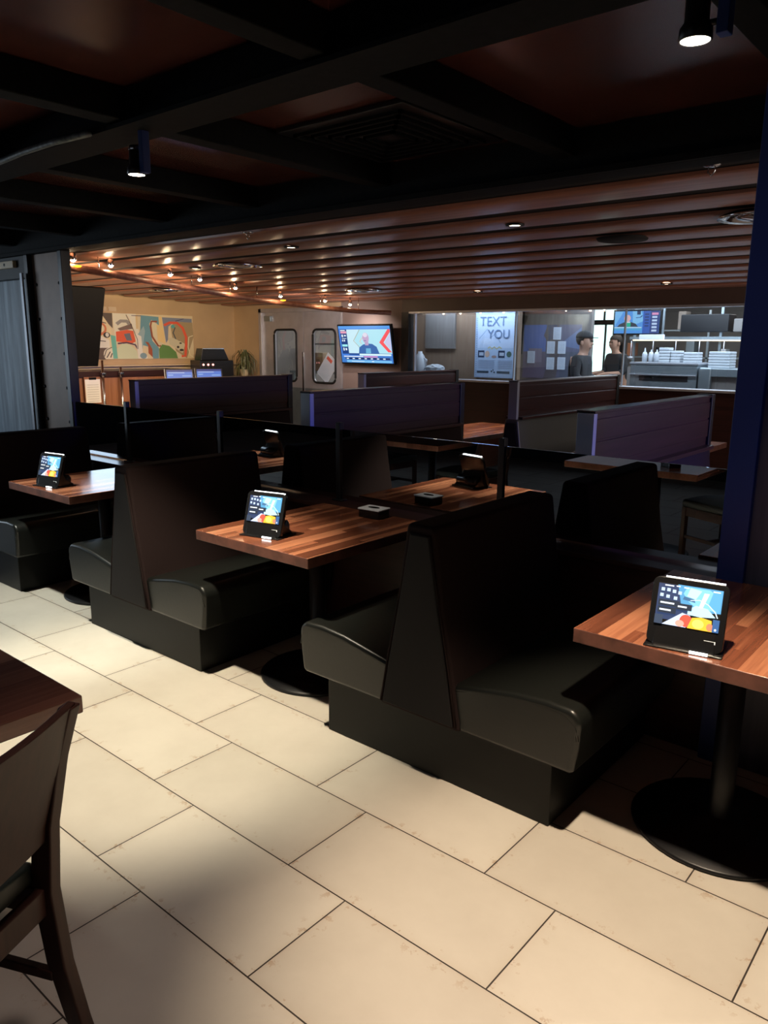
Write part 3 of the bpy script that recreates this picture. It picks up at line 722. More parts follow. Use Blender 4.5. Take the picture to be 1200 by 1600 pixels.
# ------------------------------------------------------------------ wall television
def tvframe(label, W_, H_, shapes, loc, tilt, st, back):
    t = thing('television', label, 'television', loc); t.rotation_euler = (tilt, 0, 0)
    obj('casing', B(-W_/2-.02, W_/2+.02, .004, .05, -.02, H_+.02), 'black', t, bev=.004)
    pic('screen', W_, H_, shapes, t, st=st, back=back, thick=.003)
    return t
S = [((.10, .35, .85), R(0, 1, .93, 1)), ((.45, .80, .92), R(.16, 1, .26, .91)), ((.60, .85, .95), [(.16, .91), (.40, .91), (.30, .62), (.42, .26), (.16, .26)]),
     ((.45, .42, .30), stroke([(.42, .90), (.28, .60), (.40, .40)], .012)), ((.75, .55, .45), stroke([(.48, .72), (.40, .58), (.44, .52)], .015)),
     ((.01, .05, .22), R(.03, .16, .24, .91)), ((.80, .35, .50), R(.035, .155, .80, .86)), ((.85, .95, 1), R(.035, .13, .87, .895)), ((.8, .9, 1), R(.05, .08, .70, .77)), ((.8, .9, 1), R(.10, .14, .72, .76)),
     ((.8, .9, 1), R(.05, .14, .655, .67)), ((.8, .9, 1), R(.05, .07, .58, .63)), ((.8, .9, 1), R(.085, .11, .58, .63)), ((.35, .85, .9), R(.04, .15, .44, .50)), ((.8, .9, 1), R(.055, .08, .33, .41)), ((.8, .9, 1), R(.10, .13, .34, .40)),
     ((.04, .14, .42), [(.36, .26), (.38, .42), (.46, .50), (.54, .53), (.64, .52), (.72, .44), (.76, .26)]), ((.15, .45, .70), [(.50, .26), (.51, .40), (.60, .40), (.60, .26)]),
     ((.55, .40, .62), ell(.525, .68, .062, .145)), ((.50, .36, .58), R(.50, .57, .48, .58)), ((.75, .72, .85), ell(.52, .76, .045, .06)), ((.05, .10, .35), R(.49, .53, .60, .615)),
     ((.95, .10, .12), [(.96, .91), (.78, .56), (.93, .30), (1.0, .30), (.86, .56), (1.0, .84), (1.0, .91)]), ((.60, .60, .85), [(.88, .56), (1, .35), (1, .80)]),
     ((.02, .08, .30), R(.16, .98, .21, .26)), ((.70, .95, 1), R(.37, .98, .20, .25)), ((.05, .20, .60), R(.0, 1, .0, .19)), ((.65, .30, .60), R(.45, .72, .15, .19)), ((.85, .9, 1), R(.05, .44, .16, .185)),
     ((.01, .03, .14), R(.08, .95, .09, .14)), ((.20, .55, .90), R(.10, .98, .01, .07)), ((.75, .85, 1), R(.20, .45, .03, .045)), ((.75, .85, 1), R(.60, .64, .03, .055))]
for k in range(7): S.append(((.8, .9, 1), R(.10+.12*k, .145+.12*k, .10, .13)))
tv = tvframe('wall television showing a bald news guest in a blue jacket, beside the steel doors', .93, .50, S, (-3.165, 6.31, 1.32), math.radians(11), 1.0, (.06, .22, .75))
obj('wall_mount', B(-.15, .15, .05, .09, .12, .36), 'blackm', tv)
# dark television seen edge-on next to the riveted column
t = thing('television', 'switched-off black television tilted down, beside the riveted column', 'television', (-3.92, 2.10, 1.32)); t.rotation_euler = (0, math.radians(17), 0)
obj('casing', B(-.03, .03, -.75, .62, 0, .84), 'tvblack', t, bev=.006); obj('screen', B(.030, .032, -.73, .60, .02, .82), 'tvblack', t); 
obj('ceiling_mount', B(-.05, -.03, -.1, .0, .3, 1.0), 'blackm', t)

# ------------------------------------------------------------------ painting
def P(pts): return [((x-95)/975, 1-(y-190)/425) for x, y in pts]
Q = []
def add(c, pts): Q.append((c, [(min(1, max(0, u)), min(1, max(0, v))) for u, v in P(pts)]))
add((.80, .68, .42), [(95, 190), (280, 190), (350, 340), (340, 615), (95, 615)])
add((.10, .45, .42), [(165, 190), (225, 190), (215, 235), (185, 260), (168, 225)])
add((.13, .10, .08), [(270, 190), (365, 190), (362, 330), (330, 290), (290, 220)])
add((.75, .72, .58), [(365, 190), (480, 190), (540, 350), (540, 480), (380, 440)])
add((.85, .82, .72), [(95, 355), (190, 355), (330, 440), (330, 510), (200, 510), (95, 520)])
add((.70, .22, .10), ell(255, 335, 58, 62)); add((.80, .74, .52), ell(262, 333, 34, 38)); add((.05, .04, .04), ell(310, 392, 28, 26)); add((.80, .78, .70), ell(314, 390, 14, 20))
add((.35, .36, .38), stroke([(110, 400), (150, 375), (185, 410), (180, 470), (130, 500), (105, 480)], 18)); add((.05, .04, .05), stroke([(100, 440), (200, 440), (300, 450)], 7))
add((.60, .15, .07), [(130, 560), (200, 515), (245, 510), (150, 580)]); add((.14, .10, .08), [(150, 580), (250, 510), (330, 510), (290, 615), (150, 615)])
add((.80, .75, .60), ell(325, 570, 50, 60)); add((.05, .04, .04), stroke([(300, 600), (330, 545)], 8)); add((.05, .04, .04), stroke([(280, 590), (300, 530), (345, 505)], 6)); add((.05, .04, .04), stroke([(330, 600), (345, 560)], 8))
add((.17, .50, .42), [(340, 390), (380, 400), (388, 610), (352, 610)])
add((.75, .13, .06), [(385, 360), (480, 340), (530, 350), (545, 450), (510, 470), (385, 450)]); add((.16, .18, .22), [(450, 380), (500, 370), (515, 440), (470, 440)]); add((.20, .14, .12), [(400, 330), (520, 280), (525, 330), (420, 350)])
add((.32, .30, .28), stroke([(395, 290), (430, 260), (480, 260), (500, 290)], 30)); add((.10, .06, .10), stroke([(395, 470), (470, 460), (540, 480), (560, 520)], 14))
add((.66, .72, .50), [(388, 520), (430, 470), (500, 480), (550, 540), (560, 612), (390, 612)])
add((.78, .76, .66), [(480, 190), (560, 190), (580, 380), (560, 400), (500, 230)]); add((.70, .55, .30), R(555, 572, 200, 330))
add((.16, .34, .42), [(600, 200), (755, 210), (755, 290), (690, 240), (670, 280), (690, 440), (745, 510), (740, 612), (690, 612), (660, 500), (560, 470), (590, 330)])
add((.34, .48, .52), [(560, 390), (620, 300), (630, 350), (600, 520), (570, 560)]); add((.82, .80, .72), [(545, 370), (595, 400), (600, 560), (640, 590), (640, 612), (560, 612)])
add((.22, .34, .40), ell(605, 585, 30, 28)); add((.36, .10, .05), [(625, 450), (655, 455), (685, 520), (685, 600), (650, 560), (650, 490)])
add((.30, .09, .05), stroke([(740, 255), (690, 255), (680, 300), (690, 400), (740, 490), (765, 490)], 16)); add((.72, .66, .48), [(695, 265), (735, 270), (730, 440), (700, 380)])
add((.80, .60, .28), [(735, 290), (757, 290), (760, 205), (780, 205), (805, 470), (740, 440)])
add((.13, .27, .08), [(745, 520), (775, 475), (840, 490), (900, 550), (915, 612), (745, 612)])
add((.22, .26, .36), [(785, 212), (1060, 218), (1060, 255), (900, 250), (840, 300), (830, 430), (812, 460)])
add((.40, .31, .18), [(900, 250), (1065, 255), (1070, 400), (1000, 612), (900, 540), (870, 400), (860, 300)])
add((.05, .08, .10), stroke([(870, 290), (900, 310), (880, 360), (905, 430), (935, 440)], 10)); add((.10, .40, .40), ell(880, 298, 18, 18)); add((.62, .58, .42), [(835, 410), (880, 410), (990, 470), (960, 560), (880, 500), (840, 470)])
add((.05, .04, .03), ell(920, 500, 12, 12)); add((.05, .04, .03), ell(952, 530, 20, 12)); add((.05, .04, .03), ell(945, 462, 12, 8))
add((.78, .12, .06), stroke([(800, 290), (850, 262), (920, 262), (970, 310), (1000, 400), (995, 500), (985, 590), (950, 590)], 24))
add((.08, .06, .12), stroke([(905, 245), (985, 220)], 6)); add((.82, .76, .55), stroke([(1065, 385), (1025, 400), (1015, 500), (1030, 580), (1070, 608)], 8))
add((.08, .05, .12), stroke([(520, 206), (600, 206)], 6)); add((.06, .04, .04), stroke([(475, 200), (520, 310), (560, 430), (560, 520)], 5)); add((.06, .04, .04), stroke([(100, 355), (185, 355), (215, 290), (260, 268), (310, 285)], 6))
t = thing('abstract_painting', 'long colourful abstract painting on the tan wall at left', 'painting', (-6.08, 4.65, 1.335), math.radians(90))
pic('canvas', 1.86, .63, Q, t, back=(.72, .62, .42), thick=.03)
obj('frame_edge', B(-.935, .935, .028, .034, -.006, .636), 'cab', t)
struct('trim_31', B(-6.1, -5.98, 1.6, 6.38, 1.235, 1.255), 'cream', bev=.003)
struct('trim_32', B(-6.1, -6.07, 1.6, 6.38, 1.0, 1.235), 'cream')
t = thing('wall_switches', 'pale switch plates on the tan wall above the painting', 'switch plate', (-6.1, 4.17, 2.02))
obj('plate', B(0, .008, -.12, -.01, -.03, .03), 'cream', t, bev=.002); obj('plate', B(0, .008, .02, .14, -.03, .03), 'cream', t, bev=.002)
# serving station under the painting
t = thing('serving_station', 'brown wooden serving station with dark top edge below the painting', 'cabinet', (-5.76, 4.2, 0))
obj('body', B(-.30, .34, -1.5, .80, .0, 1.12), 'cab', t, bev=.004); obj('top', B(-.33, .37, -1.53, .83, 1.12, 1.20), 'panel', t, bev=.004)
def pole(label, y, z1):
    q = thing('metal_pole', label, 'pole', (-5.335, y, 0), 0, 'metal poles at the serving station')
    obj('tube', T([(0, 0, 0), (0, 0, z1)], .016), 'chrome', q, smooth=True); obj('clamp', B(-.03, .03, -.022, .03, 1.145, 1.185), 'chrome', q, bev=.005); obj('foot', Lt([(0, 0), (.03, 0), (.03, .01), (0, .02)], n=20), 'blackm', q, smooth=True)
pole('taller chrome pole beside the clipboard, in front of the serving station', 3.60, 1.34); pole('shorter chrome pole right of the taller one, in front of the serving station', 3.86, 1.25)
t = thing('clipboard', 'clipboard with a white printed sheet hung on the brown serving station', 'clipboard', (-5.375, 3.47, .80), math.radians(90))
obj('board', B(-.115, .115, -.004, .004, -.02, .33), 'cab', t)
sh = [((.35, .36, .38), R(.12, .88, .06+.10*k, .075+.10*k)) for k in range(8)]
pic('sheet', .21, .30, sh, t, back=(.78, .78, .80), loc=(0, -.006, .0)); obj('clip', B(-.05, .05, -.016, -.004, .295, .325), 'black', t, bev=.004)
t = thing('service_counter', 'low dark service counter carrying the checkout screens', 'counter', (-4.85, 4.75, 0))
obj('body', B(-.25, .25, -.75, .75, 0, .95), 'panel', t, bev=.004); obj('top', B(-.28, .28, -.78, .78, .95, .98), 'blackm', t, bev=.004)
ps = [((.10, .25, .85), R(0, 1, 0, 1)), ((.02, .05, .30), R(0, 1, .86, 1)), ((.7, .85, 1), R(.06, .70, .78, .82)), ((.7, .85, 1), R(.40, .55, .30, .36)), ((.7, .85, 1), R(.68, .88, .30, .36)), ((.3, .55, 1), R(.05, .25, .60, .68)), ((.3, .55, 1), R(.60, .95, .55, .62))]
def pos(label, y):
    q = thing('checkout_screen', label, 'checkout screen', (-4.72, y, .98), math.radians(62), 'checkout screens on the service counter')
    k_ = obj('casing', B(-.185, .185, .0, .03, .03, .27), 'black', q, bev=.006); k_.rotation_euler = (math.radians(-20), 0, 0)
    s_ = pic('screen', .33, .20, ps, q, st=.7, back=(.1, .25, .85)); s_.location = (0, .012, .05); s_.rotation_euler = (math.radians(-20), 0, 0)
    obj('stand', B(-.06, .06, .02, .16, 0, .06), 'black', q, bev=.005); 
    e = obj('side_edge', B(-.192, -.186, .002, .028, .03, .27), 'capmetal', q); e.rotation_euler = (math.radians(-20), 0, 0)
pos('blue-lit checkout screen on the service counter, left one of the pair', 4.35); pos('blue-lit checkout screen on the service counter, right one of the pair', 4.83)
t = thing('rear_counter', 'dark counter in the tan corner under the drinks machine', 'counter', (-5.70, 5.65, 0))
obj('body', B(-.35, .35, -.55, .70, 0, 1.03), 'panel', t, bev=.004); obj('top', B(-.37, .37, -.57, .70, 1.03, 1.06), 'blackm', t, bev=.004)
t = thing('drinks_machine', 'black drinks machine with three lit red taps and a slanted lid', 'drinks machine', (-5.52, 5.50, 1.06), math.radians(78))
obj('body', B(-.27, .27, -.14, .20, .0, .26), 'black', t, bev=.01)
bm = bmesh.new(); prism(bm, [(-.22, .26), (.24, .26), (.16, .43), (-.18, .43)], 1, -.06, .16); obj('lid', bm, 'black', t, bev=.008)
obj('lid_edge', B(-.18, .16, -.065, -.05, .42, .435), 'chrome', t, bev=.002)
for k in range(3): obj('tap_light', Lt([(0, -.018), (.012, -.012), (.016, 0), (0, .016)], n=12), 'red_led', t, loc=(-.22+.075*k, -.155, .20), smooth=True)
for k in range(3): obj('tap', B(-.235+.075*k, -.205+.075*k, -.16, -.14, .05, .17), 'rubber', t, bev=.004)
obj('drip_tray', B(-.26, .26, -.22, -.14, 0, .025), 'blackm', t, bev=.003)
t = thing('trailing_plant', 'trailing olive green plant at the end of the counter by the steel doors', 'plant', (-5.42, 6.02, 1.062))
obj('pot', Lt([(0, 0), (.05, 0), (.075, .12), (.065, .12), (.05, .10), (0, .10)], n=20), 'cream', t, smooth=True)
bm = bmesh.new()
for k in range(90):
    a = random.uniform(0, 2*PI); rr = random.uniform(.04, .17); h = random.uniform(.18, .42); L_ = random.uniform(.1, .38)
    p0 = Vector((0, 0, .10)); p1 = Vector((math.cos(a)*rr*.6, math.sin(a)*rr*.6, h)); p2 = Vector((math.cos(a)*rr*1.2, math.sin(a)*rr*1.2, h-.08)); p3 = p2+Vector((math.cos(a)*.02, math.sin(a)*.02, -min(L_*.6, p2.z-.01)))
    pts = [p0, p1, p2, p3]; wd = [.002, .008, .010, .002]; sd = Vector((-math.sin(a), math.cos(a), 0)); prev = None
    for q_, w_ in zip(pts, wd):
        c = (bm.verts.new(q_+sd*w_), bm.verts.new(q_-sd*w_))
        if prev: bm.faces.new((prev[0], prev[1], c[1], c[0]))
        prev = c
obj('leaves', bm, 'leaf', t)

# ------------------------------------------------------------------ kitchen behind the glass
struct('wall_kitchen_poster', B(-3.3, -1.25, 7.06, 7.14, 0, 2.36), 'kbrown')
struct('wall_kitchen_board', B(-1.62, -.68, 7.95, 8.03, 0, 2.36), 'kwall')
struct('trim_33', B(-2.72, -2.22, 7.03, 7.06, 1.52, 2.36), 'kwall'); struct('trim_34', B(-3.3, -1.27, 7.02, 7.06, 2.02, 2.36), 'blackwall')
po = [((.36, .50, .72), R(.02, .98, .02, .98)), ((.45, .58, .80), R(.06, .94, .46, .96)), ((.26, .38, .58), stroke([(.10, .60), (.30, .75), (.25, .55), (.50, .68), (.62, .54)], .02)),
      ((.50, .62, .82), ell(.30, .56, .16, .05)), ((.45, .45, .25), stroke([(.32, .45), (.37, .475), (.42, .445), (.48, .475), (.54, .445), (.60, .475), (.66, .45)], .02)),
      ((.01, .03, .08), R(.08, .24, .31, .42)), ((.40, .50, .65), R(.11, .22, .34, .39)), ((.50, .38, .32), ell(.31, .365, .06, .05)), ((.01, .03, .08), R(.58, .74, .31, .42)), ((.40, .50, .65), R(.61, .72, .34, .39)), ((.06, .12, .10), ell(.84, .365, .06, .045)),
      ((.30, .22, .22), ell(.48, .325, .06, .02)), ((.02, .05, .09), R(.07, .36, .07, .105)), ((.02, .05, .09), R(.56, .87, .07, .105)), ((.03, .06, .10), ell(.43, .10, .02, .014)), ((.03, .06, .10), ell(.50, .085, .02, .014)), ((.03, .06, .10), ell(.47, .12, .015, .012))]
for k in range(5): po.append(((.28, .38, .56), R(.10, .50, .15+.028*k, .158+.028*k))); po.append(((.28, .38, .56), R(.58, .92, .15+.028*k, .158+.028*k)))
for k in range(26): po.append(((.16, .24, .40), ell(.955, .04+.035*k, .012, .008, 6))); po.append(((.16, .24, .40), ell(.045, .04+.035*k, .012, .008, 6)))
t = thing('menu_poster', 'tall pale blue menu poster with chalk lettering behind the kitchen glass', 'poster', (-1.585, 7.05, 1.15))
pic('sheet', .63, .84, po, t, back=(.30, .42, .62))
text('lettering', 'TEXT', .17, col((.12, .20, .36)), t, (-.04, -.006, .67)); text('lettering', 'YOU', .16, col((.12, .20, .36)), t, (.05, -.006, .51))
t = thing('blue_board', 'large blue picture board on the kitchen wall behind the paper sheets', 'board', (-1.245, 7.94, 1.13))
bb = [((.10, .18, .52), R(0, .40, .50, 1)), ((.16, .14, .22), R(0, .40, 0, .50)), ((.12, .11, .13), [(.38, 0), (.50, .55), (.36, .80), (.42, 1), (.62, 1), (.66, .60), (.60, 0)]), ((.06, .08, .16), [(.44, .70), (.60, .78), (.58, 1), (.42, 1)]),
      ((.14, .20, .38), [(.62, .62), (1, .95), (1, .55)]), ((.10, .12, .18), R(.66, 1, .0, .50)), ((.22, .20, .30), R(.10, .34, .30, .56))]
pic('print', .87, .72, bb, t, back=(.12, .13, .22))
pnm = ['topmost of the group', 'middle row, left of the pair', 'middle row, right of the pair', 'bottom row, left of the pair', 'bottom row, right of the pair', 'set apart at the left']
first = None
for k, (x, z) in enumerate(((-1.162, 1.734), (-1.247, 1.547), (-1.084, 1.548), (-1.244, 1.332), (-1.08, 1.336), (-1.547, 1.413))):
    q = pic('paper_sheet', .118, .165, [((.35, .45, .62), R(.15, .85, .12+.12*j, .15+.12*j)) for j in range(7)], None, back=(.62, .74, .92)); q.location = (x, 7.93, z-.082)
    tag(q, 'white paper sheet taped to the blue board, '+pnm[k], 'paper sheet', 'paper sheets on the blue board')
# sill shelf with jug and wrapped plates
t = thing('inner_shelf', 'narrow steel shelf just behind the left part of the kitchen glass', 'shelf', (-2.45, 6.78, 0))
obj('board', B(-.35, .35, -.2, .2, 1.16, 1.19), 'steel2', t, bev=.003)
for s in (-1, 1): obj('leg', B(s*.33-.015, s*.33+.015, -.15, .15, 0, 1.16), 'steel2', t)
t = thing('white_jug', 'white plastic jug behind the left edge of the kitchen glass', 'jug', (-2.63, 6.80, 1.19))
obj('body', Lt([(0, 0), (.075, 0), (.08, .03), (.08, .17), (.06, .23), (.03, .27), (.03, .29), (0, .29)], n=24), 'whitep', t, smooth=True); obj('handle', T([(.07, 0, .20), (.115, 0, .18), (.115, 0, .08), (.075, 0, .06)], .009), 'whitep', t, smooth=True)
t = thing('wrapped_tableware', 'pile of plastic-wrapped white tableware beside the jug', 'tableware', (-2.36, 6.78, 1.19))
for k in range(4): obj('plate', Lt([(0, .0), (.05, .0), (.105, .018), (.10, .022), (.05, .006), (0, .006)], n=20), 'whitep', t, smooth=True, loc=(.01*k-.02, 0, .015*k))
bm = bmesh.new(); bmesh.ops.create_icosphere(bm, subdivisions=3, radius=.12)
for v in bm.verts: v.co = Vector((v.co.x*1.1, v.co.y, v.co.z*.45))*(1+random.uniform(-.12, .12)); v.co.z += .07
obj('plastic_wrap', bm, 'whitep', t)
# equipment
t = thing('steel_unit', 'wide pale steel kitchen unit behind the glass at right', 'kitchen unit', (.52, 7.45, 0))
obj('body', B(-.42, .38, .0, .65, 0, 1.36), 'steel2', t, bev=.01); obj('top', B(-.43, .39, -.01, .66, 1.36, 1.385), 'capmetal', t, bev=.004); obj('slot', B(-.30, .28, -.006, .0, 1.17, 1.23), 'blackm', t); obj('lip', B(-.42, .38, -.03, 0, 1.235, 1.25), 'capmetal', t, bev=.003)
t = thing('steel_counter', 'lower steel counter with a dark open front beside the wide unit', 'counter', (1.42, 7.45, 0))
obj('body', B(-.50, .90, .05, .65, 0, 1.24), 'kwall', t, bev=.005); obj('top', B(-.50, .92, .0, .66, 1.24, 1.33), 'steel2', t, bev=.006); obj('end_bracket', B(-.50, -.36, -.02, .05, 1.02, 1.34), 'steel2', t, bev=.02)
def stack(label, x, y, z, w_, n, h):
    t = thing('container_stack', label, 'containers', (x, y, z), 0, 'stacked containers in the kitchen')
    for k in range(n): obj('container', B(-w_/2, w_/2, -w_/2, w_/2, k*h, k*h+h*.86), 'whitep', t, bev=.006)
stack('tall stack of white foam containers on the wide steel unit', .40, 7.78, 1.385, .13, 5, .036); stack('shorter stack of white foam containers beside the tall stack', .53, 7.80, 1.385, .12, 4, .036)
stack('left stack of trays at the right end of the wide steel unit', .72, 7.80, 1.385, .17, 4, .032); stack('broad stack of trays at the right, on the steel counter', 1.06, 7.80, 1.332, .24, 6, .032)
for k, (x, lb) in enumerate(((.16, 'left'), (.24, 'middle'), (.31, 'right'))):
    t = thing('squeeze_bottle', 'white squeeze bottle on the wide steel unit, %s of three' % lb, 'bottle', (x, 7.72, 1.385), 0, 'squeeze bottles')
    obj('body', Lt([(0, 0), (.03, 0), (.032, .09), (.02, .12), (0, .12)], n=16), 'whitep', t, smooth=True); obj('nozzle', Lt([(.012, .12), (.006, .15+.02*(k == 0)), (0, .15+.02*(k == 0))], n=10), 'whitep', t, smooth=True)
t = thing('order_printer', 'small box with an orange lit label at the right end of the steel counter', 'printer', (1.52, 7.75, 1.332))
obj('body', B(-.09, .09, -.08, .1, 0, .06), 'whitep', t, bev=.006); obj('label', B(-.075, .075, -.03, -.02, .06, .22), 'heat', t, bev=.004)
# heated pass shelf with hood behind the unit
t = thing('pass_shelf', 'overhead pass shelf with a warm heat strip in the kitchen', 'shelf', (.55, 8.55, 0))
obj('shelf', B(-.95, 1.9, 0, .35, 1.66, 1.70), 'steel2', t); obj('heat_strip', B(-.90, 1.85, -.012, .01, 1.645, 1.66), 'heat', t)
for x in (-.93, .2, .95, 1.85): obj('post', B(x-.015, x+.015, .1, .13, 0, 2.36), 'steel2', t)
obj('upper_bin', B(-.30, .30, .05, .35, 1.76, 1.98), 'blackm', t, bev=.01); obj('upper_bin', B(.36, .85, .05, .35, 1.76, 1.92), 'kwall', t, bev=.01); obj('upper_bin', B(1.0, 1.7, .05, .35, 1.72, 1.90), 'blackm', t, bev=.01)
obj('counter', B(-.95, 1.9, .0, .6, .0, 1.30), 'kwall', t)
# wire rack with assorted goods far back
t = thing('storage_rack', 'storage rack of kitchen goods far back behind the pass', 'rack', (.3, 10.4, 0))
for z in (.6, 1.0, 1.4, 1.8): obj('shelf', B(-1.6, 2.6, -.25, .25, z, z+.02), 'steel2', t)
for x in (-1.6, -.2, 1.2, 2.58): obj('upright', B(x, x+.03, -.25, -.22, 0, 2.1), 'steel2', t)
pal = ['cab', 'kbrown', 'whitep', 'blackm', 'cream', 'kwall', 'steel2']
for k in range(24):
    z = (1.42, 1.02, 1.82)[k % 3]; x = -1.4+.155*k; h = random.uniform(.12, .30); wv = random.uniform(.05, .10)
    q = obj('storage_tub', B(-wv/2-.02, wv/2+.02, -.1, .1, 0, h), pal[k % 7], bev=.01, loc=(x+.3, 10.35, z+.003)); tag(q, '%s tub on the %s shelf of the far storage rack, %s from the left' % (('brown', 'tan', 'white', 'black', 'cream', 'grey', 'steel')[k % 7], ('middle', 'lower', 'top')[k % 3], ('first', 'second', 'third', 'fourth', 'fifth', 'sixth', 'seventh', 'eighth')[k//3]), 'tub', 'tubs on the far storage rack')
# hanging pans and tickets under the shelf
for k in range(7):
    x = -.35+.30*k; q = thing('hanging_ladle', 'steel ladle hanging under the pass shelf, %s from the left' % ('first', 'second', 'third', 'fourth', 'fifth', 'sixth', 'seventh')[k], 'ladle', (x, 8.50, 1.40), 0, 'ladles under the pass shelf')
    obj('handle', T([(0, 0, .03), (0, 0, .245)], .006, n=6), 'steel', q, smooth=True); obj('bowl', Lt([(0, 0), (.03, .005), (.045, .035), (.04, .035), (.02, .012), (0, .01)], n=14), 'steel', q, smooth=True)
for k, (x, y, s) in enumerate(((-.75, 9.6, 'left'), (.6, 9.0, 'middle'), (1.3, 9.4, 'right'))):
    q = thing('ceiling_light', 'white ceiling light in the kitchen, %s of three' % s, 'ceiling light', (x, y, 2.34), 0, 'kitchen ceiling lights')
    obj('frame', B(-.32, .32, -.10, .10, .0, .03), 'steel2', q); obj('diffuser', B(-.30, .30, -.08, .08, -.006, .0), 'tube', q)
# kitchen television
S2 = [((.10, .35, .85), R(0, 1, 0, 1)), ((.20, .55, .95), [(.0, .3), (.20, 1), (0, 1)]), ((.25, .60, .95), [(.42, .35), (.65, .55), (.60, 1), (.40, 1)]), ((.04, .05, .07), [(.06, .30), (.12, .42), (.24, .52), (.36, .52), (.48, .44), (.54, .30)]), ((.02, .50, .30), R(.23, .37, .30, .50)),
      ((.80, .80, .85), R(.24, .36, .48, .53)), ((.85, .50, .48), ell(.29, .68, .075, .16)), ((.55, .80, .95), R(.0, .62, .24, .29)), ((.10, .45, .75), R(0, .62, .14, .23)), ((.04, .12, .50), R(.64, .80, 0, 1)),
      ((.02, .08, .30), stroke([(.48, .70), (.58, .72), (.62, .80)], .03)), ((.02, .04, .12), R(.50, .58, .84, 1)), ((.03, .06, .25), R(.80, 1, .0, 1)), ((.9, .35, .6), R(.83, .97, .82, .92))]
for k in range(5): S2.append(((.6, .75, 1), R(.84, .95, .08+.15*k, .17+.15*k))); S2.append(((.02, .05, .2), R(.68, .77, .30+.13*k, .37+.13*k)))
tv2 = tvframe('television behind the kitchen glass showing a man in a green shirt and dark jacket', .575, .27, S2, (-.01, 7.8, 1.73), 0, 1.0, (.1, .35, .85))
obj('ceiling_pole', B(-.02, .02, .05, .09, .1, .63), 'steel2', tv2)
t = thing('lightbox_sign', 'pale blank light box hanging under the kitchen television', 'light box', (.22, 7.72, 1.655)); obj('box', B(-.15, .15, 0, .05, 0, .06), 'tube' if 0 else 'white', t, bev=.004); obj('rod', B(.12, .14, .02, .04, .06, .70), 'steel2', t)
for k, (x, s) in enumerate(((-2.40, 'leftmost'), (-2.12, 'second from the left'), (-1.80, 'third from the left'), (-1.45, 'rightmost'))):
    q = obj('small_bulb', Lt([(0, -.015), (.014, -.005), (.014, .012), (0, .02)], n=12), 'lampw', loc=(x, 7.005, 1.985), smooth=True); tag(q, 'tiny lit bulb above the menu poster wall, '+s, 'bulb', 'tiny bulbs behind the top of the kitchen glass')

